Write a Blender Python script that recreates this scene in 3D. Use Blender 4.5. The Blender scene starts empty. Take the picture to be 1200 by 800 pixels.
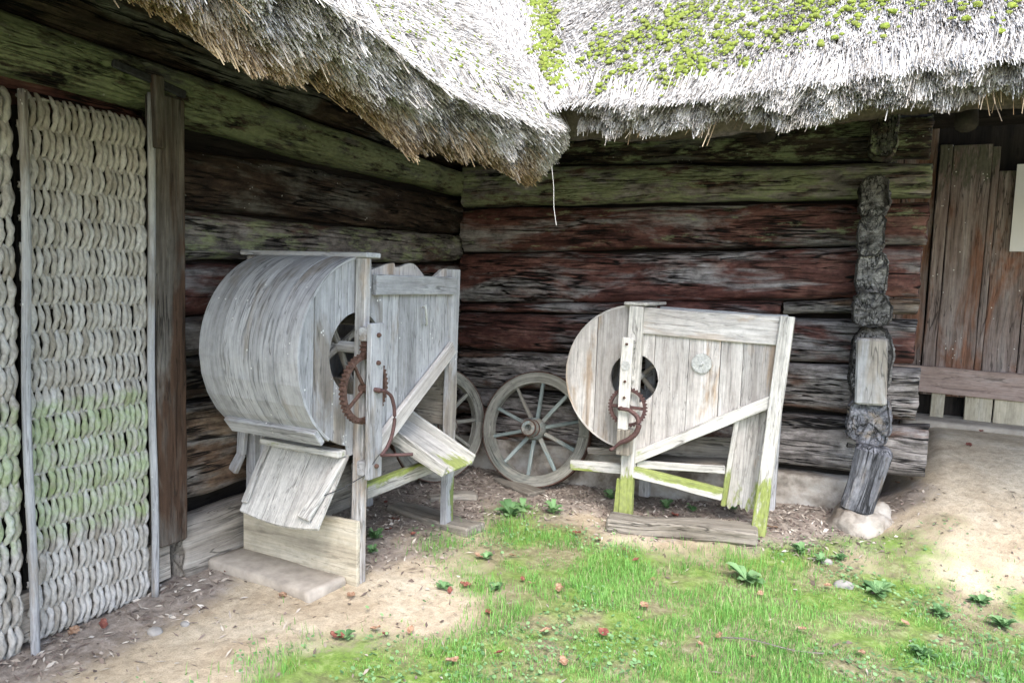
import bpy, math, random
import numpy as np
from mathutils import Vector, Matrix
random.seed(7); rng = np.random.default_rng(11)
S = bpy.context.scene
COL = S.collection
PI = math.pi

# ------------------------------------------------------------------ camera
CAM = np.array([3.0, -4.97, 1.5]); FPX = 850.0
_t, _p, _r = math.radians(26.8), math.radians(4.9), math.radians(2.0)
_Fh = np.array([-math.sin(_t), math.cos(_t), 0]); _R0 = np.array([math.cos(_t), math.sin(_t), 0]); _Z = np.array([0, 0, 1.])
CF = _Fh*math.cos(_p) - _Z*math.sin(_p); _U0 = _Fh*math.sin(_p) + _Z*math.cos(_p)
CR = _R0*math.cos(_r) + _U0*math.sin(_r); CU = -_R0*math.sin(_r) + _U0*math.cos(_r)
cd = bpy.data.cameras.new('camera'); cam = bpy.data.objects.new('camera', cd); COL.objects.link(cam)
cd.sensor_width = 36; cd.lens = FPX/1200*36; cd.clip_end = 500; cd.clip_start = .05
m = Matrix.Identity(4)
for i in range(3):
    m[i][0] = CR[i]; m[i][1] = CU[i]; m[i][2] = -CF[i]; m[i][3] = CAM[i]
cam.matrix_world = m
S.camera = cam

# ------------------------------------------------------------------ light
SUN_EL, SUN_AZ = 52, 150      # azimuth clockwise from +Y: high, behind the camera
W = bpy.data.worlds.new('World'); S.world = W; W.use_nodes = True
nt = W.node_tree; nt.nodes.clear()
sk = nt.nodes.new('ShaderNodeTexSky'); sk.sky_type = 'NISHITA'; sk.sun_disc = False
sk.sun_elevation = math.radians(SUN_EL); sk.sun_rotation = math.radians(SUN_AZ)
sk.air_density = 1.0; sk.dust_density = 2.0; sk.ozone_density = 1.0
bg = nt.nodes.new('ShaderNodeBackground'); bg.inputs['Strength'].default_value = .15
out = nt.nodes.new('ShaderNodeOutputWorld')
nt.links.new(sk.outputs[0], bg.inputs[0]); nt.links.new(bg.outputs[0], out.inputs[0])
sl = bpy.data.lights.new('sun', 'SUN'); sl.energy = .8; sl.angle = math.radians(25); sl.color = (1, .975, .94)
sun = bpy.data.objects.new('sun', sl); COL.objects.link(sun)
_el, _az = math.radians(SUN_EL), math.radians(SUN_AZ)
sdir = Vector((math.sin(_az)*math.cos(_el), math.cos(_az)*math.cos(_el), math.sin(_el)))
sun.rotation_euler = sdir.to_track_quat('Z', 'Y').to_euler(); sun.location = (2, -6, 9)
S.view_settings.view_transform = 'Standard'; S.view_settings.look = 'None'
S.view_settings.exposure = 2.15; S.view_settings.gamma = 1

# ------------------------------------------------------------------ helpers
def tag(o, label=None, cat=None, group=None, kind=None):
    if label: o['label'] = label
    if cat: o['category'] = cat
    if group: o['group'] = group
    if kind: o['kind'] = kind
    return o
def empty(name, loc, label, cat, group=None, rot=(0, 0, 0)):
    o = bpy.data.objects.new(name, None); COL.objects.link(o); o.location = loc; o.rotation_euler = rot
    o.empty_display_size = .1
    return tag(o, label, cat, group)
def ss(a, b, x):
    t = np.clip((np.asarray(x, float)-a)/(b-a), 0, 1); return t*t*(3-2*t)
def _h(ix, iy, iz, s):
    n = (ix.astype(np.int64)*374761393 + iy.astype(np.int64)*668265263 + iz.astype(np.int64)*2147483647 + s*1274126177) & 0xffffffff
    n = ((n ^ (n >> 13))*1274126177) & 0xffffffff
    n = ((n ^ (n >> 16))*2246822519) & 0xffffffff
    return ((n ^ (n >> 15)) & 0xffffff)/float(0xffffff)
def vn(P, s=0):
    P = np.asarray(P, float); i = np.floor(P).astype(np.int64); f = P-i; f = f*f*(3-2*f)
    r = 0
    for a in (0, 1):
        wa = f[:, 0] if a else 1-f[:, 0]
        for b in (0, 1):
            wb = f[:, 1] if b else 1-f[:, 1]
            for c in (0, 1):
                wc = f[:, 2] if c else 1-f[:, 2]
                r = r + wa*wb*wc*_h(i[:, 0]+a, i[:, 1]+b, i[:, 2]+c, s)
    return r
def fbm(P, s=0, o=3):
    r = 0; a = .5; t = 0; P = np.asarray(P, float)
    for k in range(o):
        r = r + a*vn(P*(2**k)+17.3*k, s+k); t += a; a *= .5
    return r/t

class MB:
    def __init__(s): s.V = []; s.L = []; s.N = []; s.G = []; s.R = []; s.M = []; s.n = 0
    def add(s, V, faces, grain=None, rnd=.5, moss=0.):
        V = np.asarray(V, float).reshape(-1, 3); n = len(V)
        if not isinstance(faces, list): faces = [faces]
        for f in faces:
            f = np.asarray(f, np.int64)
            if f.ndim == 1: f = f[None]
            s.L.append((f+s.n).ravel()); s.N.append(np.full(len(f), f.shape[1], np.int64))
        s.V.append(V); s.G.append(V if grain is None else np.asarray(grain, float).reshape(-1, 3))
        s.R.append(np.broadcast_to(np.asarray(rnd, float), (n,))); s.M.append(np.broadcast_to(np.asarray(moss, float), (n,)))
        s.n += n
    def build(s, name, mat, parent=None, loc=None, smooth=False):
        V = np.concatenate(s.V); L = np.concatenate(s.L); N = np.concatenate(s.N)
        if parent is not None:
            p = parent; off = np.zeros(3)
            while p is not None: off += np.array(p.location); p = p.parent
            V = V - off
        elif loc is not None: V = V - np.array(loc)
        me = bpy.data.meshes.new(name)
        me.vertices.add(len(V)); me.vertices.foreach_set('co', V.ravel())
        me.loops.add(len(L)); me.loops.foreach_set('vertex_index', L.astype(np.int32))
        me.polygons.add(len(N)); st = np.concatenate([[0], np.cumsum(N)[:-1]])
        me.polygons.foreach_set('loop_start', st.astype(np.int32)); me.polygons.foreach_set('loop_total', N.astype(np.int32))
        me.update(calc_edges=True); me.validate()
        me.polygons.foreach_set('use_smooth', np.full(len(me.polygons), smooth))
        a = me.attributes.new('grain', 'FLOAT_VECTOR', 'POINT'); a.data.foreach_set('vector', np.concatenate(s.G).ravel())
        a = me.attributes.new('rnd', 'FLOAT', 'POINT'); a.data.foreach_set('value', np.concatenate(s.R))
        a = me.attributes.new('moss', 'FLOAT', 'POINT'); a.data.foreach_set('value', np.concatenate(s.M))
        me.materials.append(mat)
        o = bpy.data.objects.new(name, me); COL.objects.link(o)
        if parent is not None: o.parent = parent
        elif loc is not None: o.location = loc
        return o

def nrm(v): v = np.asarray(v, float); return v/np.linalg.norm(v)
def grid_faces(nu, nv, wrap=True):
    """nu rings of nv verts"""
    i = np.arange(nu-1)[:, None]; j = np.arange(nv if wrap else nv-1)[None]
    a = i*nv+j; b = i*nv+(j+1) % nv; c = (i+1)*nv+(j+1) % nv; d = (i+1)*nv+j
    return np.stack([a, b, c, d], -1).reshape(-1, 4)
_seed = [1]
def plank(mb, p0, p1, w, t, wdir, seg=None, wob=.003, rnd=None, moss=None, ch=.004, w1=None, sag=0):
    """board from p0 to p1, w wide along wdir, t thick"""
    p0 = np.array(p0, float); p1 = np.array(p1, float); L = np.linalg.norm(p1-p0); ax = (p1-p0)/L
    wd = np.array(wdir, float); wd = nrm(wd-ax*(wd@ax)); td = np.cross(ax, wd)
    seg = seg or max(3, int(L/.06)); _seed[0] += 1; sd = _seed[0]
    c = min(ch, t*.3, w*.3)
    h, k = .5, .5
    cs = []
    for (a, b, ea, eb) in ((-1, -1, 1, 0), (1, -1, -1, 0), (1, -1, 0, 1), (1, 1, 0, -1), (1, 1, -1, 0), (-1, 1, 1, 0), (-1, 1, 0, -1), (-1, -1, 0, 1)):
        cs.append((a, b, ea*c, eb*c))
    cs = np.array(cs)
    U = np.linspace(0, 1, seg+1); U = np.concatenate([[0], U[0:1]+c/L, U[1:-1], U[-1:]-c/L, [1]])
    rings = []; gr = []
    for iu, u in enumerate(U):
        W_ = (w if w1 is None else w+(w1-w)*u)
        inset = c*.8 if iu in (0, len(U)-1) else 0
        uu = cs[:, 0]*W_/2+cs[:, 2]-np.sign(cs[:, 0])*inset; vv = cs[:, 1]*t/2+cs[:, 3]-np.sign(cs[:, 1])*inset
        q = p0+ax*(u*L)
        rings.append(q+uu[:, None]*wd+vv[:, None]*td - np.array([0, 0, 1])*sag*4*u*(1-u)); gr.append(np.stack([np.full(8, u*L), uu, vv], 1))
    V = np.concatenate(rings); Gn = np.concatenate(gr)
    n1 = vn(np.c_[Gn[:, 0]*5, np.sign(Gn[:, 1])*3, Gn[:, 2]*0+sd], 3)-.5
    n2 = vn(np.c_[Gn[:, 0]*4, np.sign(Gn[:, 2])*3, Gn[:, 1]*2+sd], 5)-.5
    V = V+n1[:, None]*wd*wob*2+n2[:, None]*td*wob*1.2
    nu = len(U)
    F = [grid_faces(nu, 8), np.arange(8)[::-1], np.arange(8)+(nu-1)*8]
    if rnd is None: rnd = random.random()
    Gn = Gn+np.array([sd*3.17, sd*1.31, sd*.77])
    mv = 0. if moss is None else moss(V)
    mb.add(V, F, Gn, rnd, mv)
def box(mb, a, b, rnd=None, moss=None, wob=.002, long=None, ch=.004):
    """axis-aligned board from corner a to corner b, grain along longest side"""
    a = np.array(a, float); b = np.array(b, float); d = np.abs(b-a); c = (a+b)/2
    k = int(np.argmax(d)) if long is None else long
    o = [i for i in range(3) if i != k]; e = np.eye(3)
    p0 = c-e[k]*d[k]/2; p1 = c+e[k]*d[k]/2
    # thickness direction = cross(ax,wd)
    plank(mb, p0, p1, d[o[0]], d[o[1]], e[o[0]], wob=wob, rnd=rnd, moss=moss, ch=ch)
def tube(mb, pts, r, n=8, rnd=.5, cap=True, moss=0.):
    pts = np.asarray(pts, float); N = len(pts); r = np.broadcast_to(np.asarray(r, float), (N,))
    T = np.gradient(pts, axis=0); T /= np.linalg.norm(T, axis=1)[:, None]
    ref = np.array([0, 0, 1.]) if abs(T[0, 2]) < .9 else np.array([1., 0, 0])
    A = np.cross(T, ref); A /= np.linalg.norm(A, axis=1)[:, None]; Bn = np.cross(T, A)
    th = np.arange(n)*2*PI/n
    V = pts[:, None]+r[:, None, None]*(np.cos(th)[None, :, None]*A[:, None]+np.sin(th)[None, :, None]*Bn[:, None])
    s = np.concatenate([[0], np.cumsum(np.linalg.norm(np.diff(pts, axis=0), axis=1))])
    g = np.stack([np.repeat(s, n), np.tile(np.cos(th), N)*.03, np.tile(np.sin(th), N)*.03], 1)+_seed[0]
    _seed[0] += 1
    F = [grid_faces(N, n)]
    if cap: F += [np.arange(n)[::-1], np.arange(n)+(N-1)*n]
    mb.add(V.reshape(-1, 3), F, g, rnd, moss)
def slab(mb, us, lo, hi, P, t, rnd=.5, goff=(0, 0, 0), moss=None):
    """columns u with z from lo(u) to hi(u); P(u,z,k) -> xyz with k = depth offset"""
    us = np.asarray(us, float); lo = np.asarray(lo, float); hi = np.maximum(np.asarray(hi, float), lo+.0005); n = len(us)
    nz = 14
    Vf = []; g = []
    for k in (0, t):
        for j in range(nz):
            z = lo+(hi-lo)*j/(nz-1)
            Vf.append(P(us, z, np.full(n, k))); g.append(np.stack([z, us, np.full(n, k)], 1))
    V = np.concatenate(Vf); g = np.concatenate(g)+np.array(goff)
    def ix(k, j, i): return (k*nz+j)*n+i
    F = []
    i = np.arange(n-1)
    for j in range(nz-1):
        F.append(np.stack([ix(0, j, i), ix(0, j, i+1), ix(0, j+1, i+1), ix(0, j+1, i)], 1))
        F.append(np.stack([ix(1, j, i), ix(1, j+1, i), ix(1, j+1, i+1), ix(1, j, i+1)], 1))
    F.append(np.stack([ix(0, nz-1, i), ix(0, nz-1, i+1), ix(1, nz-1, i+1), ix(1, nz-1, i)], 1))
    F.append(np.stack([ix(0, 0, i), ix(1, 0, i), ix(1, 0, i+1), ix(0, 0, i+1)], 1))
    j = np.arange(nz-1)
    F.append(np.stack([ix(0, j, 0), ix(0, j+1, 0), ix(1, j+1, 0), ix(1, j, 0)], 1))
    F.append(np.stack([ix(0, j, n-1), ix(1, j, n-1), ix(1, j+1, n-1), ix(0, j+1, n-1)], 1))
    mb.add(V, F, g, rnd, 0. if moss is None else moss(V))
def lathe(mb, prof, n, M, rnd=.5):
    """prof: list (axial, radius); M 3x3 frame rows (axis, e1, e2), origin"""
    (ax, e1, e2), o = M
    th = np.arange(n)*2*PI/n
    V = []; g = []
    for a, r in prof:
        V.append(np.array(o)+np.array(ax)*a+r*(np.cos(th)[:, None]*e1+np.sin(th)[:, None]*e2)); g.append(np.stack([np.full(n, a), r*np.cos(th), r*np.sin(th)], 1))
    N = len(prof)
    mb.add(np.concatenate(V), [grid_faces(N, n), np.arange(n)[::-1], np.arange(n)+(N-1)*n], np.concatenate(g)+3.3, rnd)
def ring(mb, o, ax, e1, e2, r0, r1, t, n=96, teeth=0, th=.0, rnd=.5, a0=0, a1=2*PI, moss=0.):
    """flat ring extruded by t along ax, optional teeth"""
    full = abs(a1-a0-2*PI) < 1e-6
    if teeth: n = teeth*4
    a = a0+(a1-a0)*np.arange(n if full else n+1)/n; nn = len(a)
    ro = np.full(nn, r1)
    if teeth: ro = r1+th*np.array([0, 1, 1, 0])[np.arange(nn) % 4]
    o = np.array(o, float)
    V = []; g = []
    for r, k in ((np.full(nn, r0), 0), (ro, 0), (ro, t), (np.full(nn, r0), t)):
        V.append(o+np.array(ax)*k+r[:, None]*(np.cos(a)[:, None]*e1+np.sin(a)[:, None]*e2)); g.append(np.stack([a*r1, r, np.full(nn, k)], 1))
    V = np.stack(V, 1).reshape(-1, 3); g = np.stack(g, 1).reshape(-1, 3)
    i = np.arange(nn if full else nn-1); j = (i+1) % nn
    F = []
    for q in range(4):
        q2 = (q+1) % 4
        F.append(np.stack([i*4+q, j*4+q, j*4+q2, i*4+q2], 1))
    if not full: F += [np.array([0, 1, 2, 3]), np.array([3, 2, 1, 0])+(nn-1)*4]
    mb.add(V, F, g+_seed[0], rnd, moss); _seed[0] += 1
def log_beam(mb, axis, a, b, za, zb, front, d=.24, seed=0, ex=3.2, amp=1., moss=None, nu=None, nv=80, flip=1, rough=1.):
    """hewn log. axis 'x': from x=a to x=b, front face looks to -Y at y=front; axis 'y': front looks to +X at x=front
       za=(lo,hi) at a, zb at b"""
    L = abs(b-a); nu = nu or max(12, int(L/.014))
    u = np.linspace(0, 1, nu); th = np.arange(nv)*2*PI/nv
    c, s = np.cos(th), np.sin(th)
    cx = np.sign(c)*np.abs(c)**(2/ex); sz = np.sign(s)*np.abs(s)**(2/ex)
    lo = za[0]+(zb[0]-za[0])*u; hi = za[1]+(zb[1]-za[1])*u
    al = a+(b-a)*u
    q = np.stack([al*1.3, np.zeros(nu), np.zeros(nu)+seed*5.1], 1)
    lo = lo+(fbm(q, seed+3)-.5)*.045*amp; hi = hi+(fbm(q+9.1, seed+7)-.5)*.045*amp
    zc = (lo+hi)/2; hz = (hi-lo)/2
    A = np.repeat(al, nv); Zz = (zc[:, None]+hz[:, None]*sz[None]).ravel(); D = (-d/2+d/2*cx)[None].repeat(nu, 0).ravel()   # D: 0 = front, -d = back
    NX = np.tile(cx, nu); NZ = np.tile(sz, nu); nl = np.sqrt(NX**2+NZ**2); NX /= nl; NZ /= nl
    g = np.stack([A, Zz, D], 1)+seed*2.73
    low = fbm(np.c_[g[:, 0]*2.2, g[:, 1]*6, g[:, 2]*6], seed)-.5
    ridge = fbm(np.c_[g[:, 0]*3.5, g[:, 1]*45, g[:, 2]*45], seed+1)-.5
    ck = np.abs(fbm(np.c_[g[:, 0]*1.3, g[:, 1]*9+ (fbm(g*3, seed+9)-.5)*1.2, g[:, 2]*9], seed+2)-.5)
    ckm = ss(.45, .6, fbm(np.c_[g[:, 0]*1.1, g[:, 1]*3, g[:, 2]*3], seed+4))
    crack = (1-ss(.0, .022, ck))*ckm
    disp = (low*.045+ridge*.016*rough)*amp-crack*.026
    D2 = D+NX*disp; Z2 = Zz+NZ*disp*.6
    e = np.minimum(A-min(a, b), max(a, b)-A)
    rnd_end = ss(0, .03, e)
    D2 = (D2+d/2)*(.9+.1*rnd_end)-d/2
    V = np.stack([A, front-D2*1., Z2], 1) if False else (np.stack([A, front-D2, Z2], 1) if axis == 'x' else np.stack([front+D2, A, Z2], 1))
    endj = (fbm(np.c_[g[:, 1]*25, g[:, 2]*25, g[:, 0]*0+seed], seed+5)-.5)*.03
    isend = (e < 1e-6)
    V[:, 0 if axis == 'x' else 1] += np.where(isend, endj, 0)
    # end discs as concentric rings
    F = [grid_faces(nu, nv)]
    Vs = [V]; gs = [g]; base = len(V)
    for ie, iu in enumerate((0, nu-1)):
        ringv = V[iu*nv:(iu+1)*nv]; cc = ringv.mean(0); idx0 = np.arange(nv)+iu*nv
        for kk, f in enumerate((.93, .84, .74, .64, .54, .44, .34, .24, .14, .05)):
            rv = cc+(ringv-cc)*f
            gg = np.stack([rv[:, 2]*6, rv[:, 1 if axis == 'x' else 0]*1., rv[:, 2]*.35], 1)+seed
            cr = fbm(rv*np.array([34, 34, 34.]), seed+21, 4)-.5; cr = cr-.5*(1-ss(0, .05, np.abs(fbm(rv*np.array([11, 11, 15.]), seed+31, 3)-.5)))
            k_ax = 0 if axis == 'x' else 1
            ta = np.arctan2(rv[:, 2]-cc[2], rv[:, 1-k_ax]-cc[1-k_ax]); cr = cr*.45-1.1*f*np.maximum.reduce([ss(.10, 0, np.abs((ta-q0+PI) % (2*PI)-PI)) for q0 in np.random.default_rng(seed).uniform(-PI, PI, 6)])
            rv[:, k_ax] += cr*.028*(1 if ie else -1)*-1*np.sign(b-a)*(-1)
            Vs.append(rv); gs.append(gg)
            idx1 = np.arange(nv)+base; base += nv
            F.append(np.stack([idx0, np.roll(idx0, -1), np.roll(idx1, -1), idx1], 1)); idx0 = idx1
        F.append(idx0)
    V = np.concatenate(Vs); g = np.concatenate(gs)
    mb.add(V, F, g, random.random(), 0. if moss is None else moss(V))

# ------------------------------------------------------------------ materials
def newmat(name):
    m = bpy.data.materials.new(name); m.use_nodes = True; nt = m.node_tree; nt.nodes.clear()
    o = nt.nodes.new('ShaderNodeOutputMaterial'); b = nt.nodes.new('ShaderNodeBsdfPrincipled')
    nt.links.new(b.outputs[0], o.inputs[0]); b.inputs['Roughness'].default_value = .85
    b.inputs['Specular IOR Level'].default_value = .25
    return m, nt, b
class NT:
    def __init__(s, nt): s.nt = nt; s._c = None
    def n(s, t, **k):
        x = s.nt.nodes.new(t)
        for a, v in k.items(): setattr(x, a, v)
        return x
    def l(s, a, b): s.nt.links.new(a, b)
    def attr(s, name, f='Fac'):
        x = s.n('ShaderNodeAttribute', attribute_name=name); return x.outputs[f]
    def noise(s, vec, scale=(1, 1, 1), detail=4, rough=.55, dist=0, sc=1, off=(0, 0, 0)):
        mp = s.n('ShaderNodeMapping'); mp.inputs['Scale'].default_value = scale; mp.inputs['Location'].default_value = off; s.l(vec, mp.inputs[0])
        x = s.n('ShaderNodeTexNoise'); x.inputs['Scale'].default_value = sc; x.inputs['Detail'].default_value = detail
        x.inputs['Roughness'].default_value = rough; x.inputs['Distortion'].default_value = dist
        s.l(mp.outputs[0], x.inputs['Vector']); return x.outputs['Fac']
    def ramp(s, fac, stops):
        x = s.n('ShaderNodeValToRGB'); e = x.color_ramp.elements
        while len(e) < len(stops): e.new(.5)
        for i, (p, c) in enumerate(stops):
            e[i].position = p; e[i].color = (*c, 1) if hasattr(c, '__len__') else (c, c, c, 1)
        s.l(fac, x.inputs[0]); return x.outputs[0]
    def mix(s, fac, a, b, mode='MIX'):
        x = s.n('ShaderNodeMix', data_type='RGBA', blend_type=mode)
        if isinstance(fac, (int, float)): x.inputs[0].default_value = fac
        else: s.l(fac, x.inputs[0])
        for k, v in ((6, a), (7, b)):
            if isinstance(v, tuple): x.inputs[k].default_value = (*v, 1)
            else: s.l(v, x.inputs[k])
        return x.outputs[2]
    def math(s, op, a, b=None, c=None, clamp=False):
        x = s.n('ShaderNodeMath', operation=op); x.use_clamp = clamp
        for k, v in enumerate((a, b, c)):
            if v is None: continue
            if isinstance(v, (int, float)): x.inputs[k].default_value = v
            else: s.l(v, x.inputs[k])
        return x.outputs[0]
    def mr(s, v, a, b, c=0, d=1):
        x = s.n('ShaderNodeMapRange'); x.clamp = True
        for k, q in ((1, a), (2, b), (3, c), (4, d)): x.inputs[k].default_value = q
        s.l(v, x.inputs[0]); return x.outputs[0]
    def bump(s, h, strength, dist, bsdf):
        x = s.n('ShaderNodeBump'); x.inputs['Strength'].default_value = strength; x.inputs['Distance'].default_value = dist
        s.l(h, x.inputs['Height']); s.l(x.outputs[0], bsdf.inputs['Normal'])
def wood(name, dark, mid, light, alt=None, alt_amt=.5, grain=.35, crack=.6, bump=.6, gs=1., moss_col=(.20, .26, .035), rough=.85, speck=0., cw=.013, knots=.6, st=1., mott=.3):
    m, nt, b = newmat(name); T = NT(nt); g = T.attr('grain', 'Vector')
    b.inputs['Roughness'].default_value = rough
    n1 = T.noise(g, (1.6*gs*st, 14*gs, 14*gs), 6, .6, .4)
    col = T.ramp(n1, [(.28, dark), (.5, mid), (.72, light)])
    if alt:
        n4 = T.noise(g, (1.1, 4.5, 4.5), 5, .65, .5, off=(5, 3, 1))
        col = T.mix(T.mr(n4, .60-.25*alt_amt, .68-.2*alt_amt), col, T.ramp(T.noise(g, (2, 22, 22), 4), [(.3, tuple(c*.7 for c in alt)), (.7, tuple(min(1, c*1.15) for c in alt))]))
    n2 = T.noise(g, (5*gs*st, 120*gs, 120*gs), 3, .6)
    nm = T.noise(g, (2.4*gs*st, 44*gs, 44*gs), 3, .6, .15, off=(3, 1, 8))
    col = T.mix(grain, col, T.ramp(n2, [(.34, .2), (.56, 1.)]), 'MULTIPLY')
    col = T.mix(min(1, grain*1.3), col, T.ramp(nm, [(.34, .55), (.50, 1.), (.75, 1.15)]), 'MULTIPLY')
    def crk(sc, off, w):
        n3 = T.noise(g, sc, 3, .5, .25, off=off); c = T.math('ABSOLUTE', T.math('SUBTRACT', n3, .5))
        cm = T.mr(T.noise(g, (1.5, 5, 5), 2, off=(off[1], off[2], off[0])), .46, .56)
        return T.math('MULTIPLY', T.mr(c, w*.35, w, 1, 0), cm)
    ck = T.math('MAXIMUM', crk((1.1*gs, 15*gs, 15*gs), (2, 7, 1), cw), crk((2.0*gs, 33*gs, 33*gs), (8, 3, 5), cw*1.3))
    ck = T.math('MULTIPLY', ck, crack)
    col = T.mix(ck, col, tuple(x*.10 for x in dark))
    vo = T.n('ShaderNodeTexVoronoi'); mpk = T.n('ShaderNodeMapping'); mpk.inputs['Scale'].default_value = (1.6, 5.5, 5.5); T.l(g, mpk.inputs[0]); T.l(mpk.outputs[0], vo.inputs['Vector']); vo.inputs['Scale'].default_value = 1.6
    kn = T.math('MULTIPLY', T.mr(vo.outputs['Distance'], .05, .11, 1, 0), knots)
    col = T.mix(kn, col, tuple(x*.45 for x in mid))
    nq = T.noise(g, (14, 20, 20), 8, .75, off=(4, 4, 4))
    col = T.mix(mott, col, T.ramp(nq, [(.36, .45), (.5, 1.), (.66, 1.35)]), 'MULTIPLY')
    rv = T.mr(T.attr('rnd'), 0, 1, .78, 1.18)
    comb = T.n('ShaderNodeCombineColor'); [T.l(rv, comb.inputs[i]) for i in range(3)]
    col = T.mix(1., col, comb.outputs[0], 'MULTIPLY')
    # moss / algae painted by builder
    mo = T.attr('moss'); n5 = T.noise(g, (5, 16, 16), 5, .7)
    mf = T.mr(T.math('ADD', T.math('MULTIPLY', mo, 1.1), T.math('MULTIPLY', T.math('SUBTRACT', n5, .5), 2.6)), .38, .66)
    mf = T.math('MULTIPLY', mf, T.mr(mo, 0, .15))
    col = T.mix(T.math('MULTIPLY', mf, .85), col, T.ramp(T.noise(g, (30, 60, 60), 3), [(.3, tuple(c*.6 for c in moss_col)), (.7, moss_col)]))
    if speck:
        vo = T.n('ShaderNodeTexVoronoi'); vo.inputs['Scale'].default_value = 28; T.l(g, vo.inputs['Vector'])
        sp = T.math('MULTIPLY', T.math('LESS_THAN', vo.outputs['Distance'], .13), T.math('GREATER_THAN', T.noise(g, (6, 6, 6), 2), .6))
        col = T.mix(T.math('MULTIPLY', sp, speck), col, (.7, .7, .66))
    T.l(col, b.inputs['Base Color'])
    h = T.math('ADD', T.math('ADD', T.math('MULTIPLY', nq, .8), T.math('MULTIPLY', n2, .4)), T.math('ADD', T.math('MULTIPLY', nm, .9), T.math('MULTIPLY', n1, .6))); h = T.math('SUBTRACT', h, T.math('MULTIPLY', ck, 2.2))
    T.bump(h, bump, .009, b)
    return m
M = {}
M['log_dark'] = wood('log_dark', (.016, .011, .009), (.055, .036, .027), (.13, .095, .07), alt=(.17, .165, .15), alt_amt=.45, bump=.9, grain=.38, crack=1., moss_col=(.30, .335, .19), rough=.65, speck=.4, cw=.028, st=2.6, mott=.8)
M['log_red'] = wood('log_red', (.03, .013, .009), (.105, .042, .034), (.21, .11, .088), alt=(.27, .25, .245), alt_amt=.42, bump=.9, grain=.38, crack=1., moss_col=(.30, .335, .19), rough=.65, cw=.028, st=2.6, mott=.8)  # alt: grey weathering patches, also painted in for sky highlights on the logs
M['log_grey'] = wood('log_grey', (.10, .09, .083), (.25, .225, .21), (.43, .40, .38), alt=(.13, .075, .055), alt_amt=.35, bump=.9, grain=.38, crack=1., moss_col=(.30, .335, .19), cw=.028, st=2.6, mott=.8)
M['log_pale'] = wood('log_pale', (.20, .175, .145), (.38, .34, .29), (.52, .48, .42), bump=.5, grain=.3, crack=.6)
M['log_brown'] = wood('log_brown', (.06, .035, .022), (.18, .115, .075), (.33, .25, .18), alt=(.28, .255, .23), alt_amt=.6, bump=.9, grain=.38, crack=1., cw=.028, st=2.6, mott=.8)
M['end_dark'] = wood('log_end_dark', (.08, .077, .072), (.22, .21, .20), (.38, .37, .35), alt=(.05, .045, .04), alt_amt=.5, bump=1., grain=.5, crack=.9, gs=1.5, cw=.028, st=2.6, mott=.8)
M['end_blue'] = wood('log_end_blue', (.06, .06, .066), (.17, .172, .19), (.30, .30, .32), alt=(.24, .20, .16), alt_amt=.3, bump=.9, grain=.4, crack=.8, cw=.028, st=2.6, mott=.8)
M['post_dark'] = wood('post_dark', (.035, .028, .022), (.11, .095, .08), (.22, .20, .175), alt=(.07, .04, .025), alt_amt=.3, bump=.7)
M['grey_wood'] = wood('weathered_grey_wood', (.28, .278, .28), (.39, .39, .395), (.49, .492, .50), alt=(.30, .27, .235), alt_amt=.25, bump=.35, grain=.20, crack=.5, speck=.8)
M['light_wood'] = wood('weathered_light_wood', (.34, .31, .285), (.48, .45, .42), (.60, .575, .545), alt=(.42, .33, .25), alt_amt=.18, bump=.4, grain=.26, crack=.4, speck=.3, moss_col=(.27, .33, .05))
M['pale_wood'] = wood('pale_weathered_wood', (.36, .34, .31), (.50, .48, .44), (.62, .60, .55), bump=.4, grain=.3, crack=.5, moss_col=(.27, .33, .05))
M['tan_wood'] = wood('tan_wood', (.34, .30, .23), (.48, .43, .33), (.56, .52, .43), bump=.3, grain=.2, crack=.3)
M['brown_post'] = wood('brown_post_wood', (.22, .16, .11), (.36, .28, .21), (.46, .40, .34), alt=(.42, .41, .40), alt_amt=.7, bump=.4, grain=.35, crack=.4)
M['door_plank'] = wood('door_plank_wood', (.16, .12, .105), (.29, .23, .21), (.42, .37, .35), alt=(.27, .14, .095), alt_amt=.4, bump=.6, grain=.4, crack=.7, speck=1., moss_col=(.14, .14, .10))
M['rail_wood'] = wood('rail_wood', (.20, .14, .12), (.33, .25, .22), (.43, .36, .33), bump=.4, grain=.3, crack=.5)
M['base_board'] = wood('ground_board_wood', (.19, .165, .13), (.30, .27, .225), (.40, .37, .32), bump=.7, grain=.3, crack=.7, moss_col=(.2, .25, .07))
M['wheel_wood'] = wood('wheel_rim_wood', (.17, .165, .14), (.30, .29, .25), (.41, .40, .35), alt=(.17, .19, .17), alt_amt=.3, bump=.5, grain=.35, crack=.5)
M['spoke_paint'] = wood('spoke_old_blue_paint', (.16, .20, .195), (.27, .32, .31), (.38, .42, .40), alt=(.30, .28, .24), alt_amt=.35, bump=.3, grain=.3, crack=.4)
M['interior'] = wood('dark_interior_wood', (.01, .008, .007), (.022, .018, .015), (.045, .037, .03), bump=.5)

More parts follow.
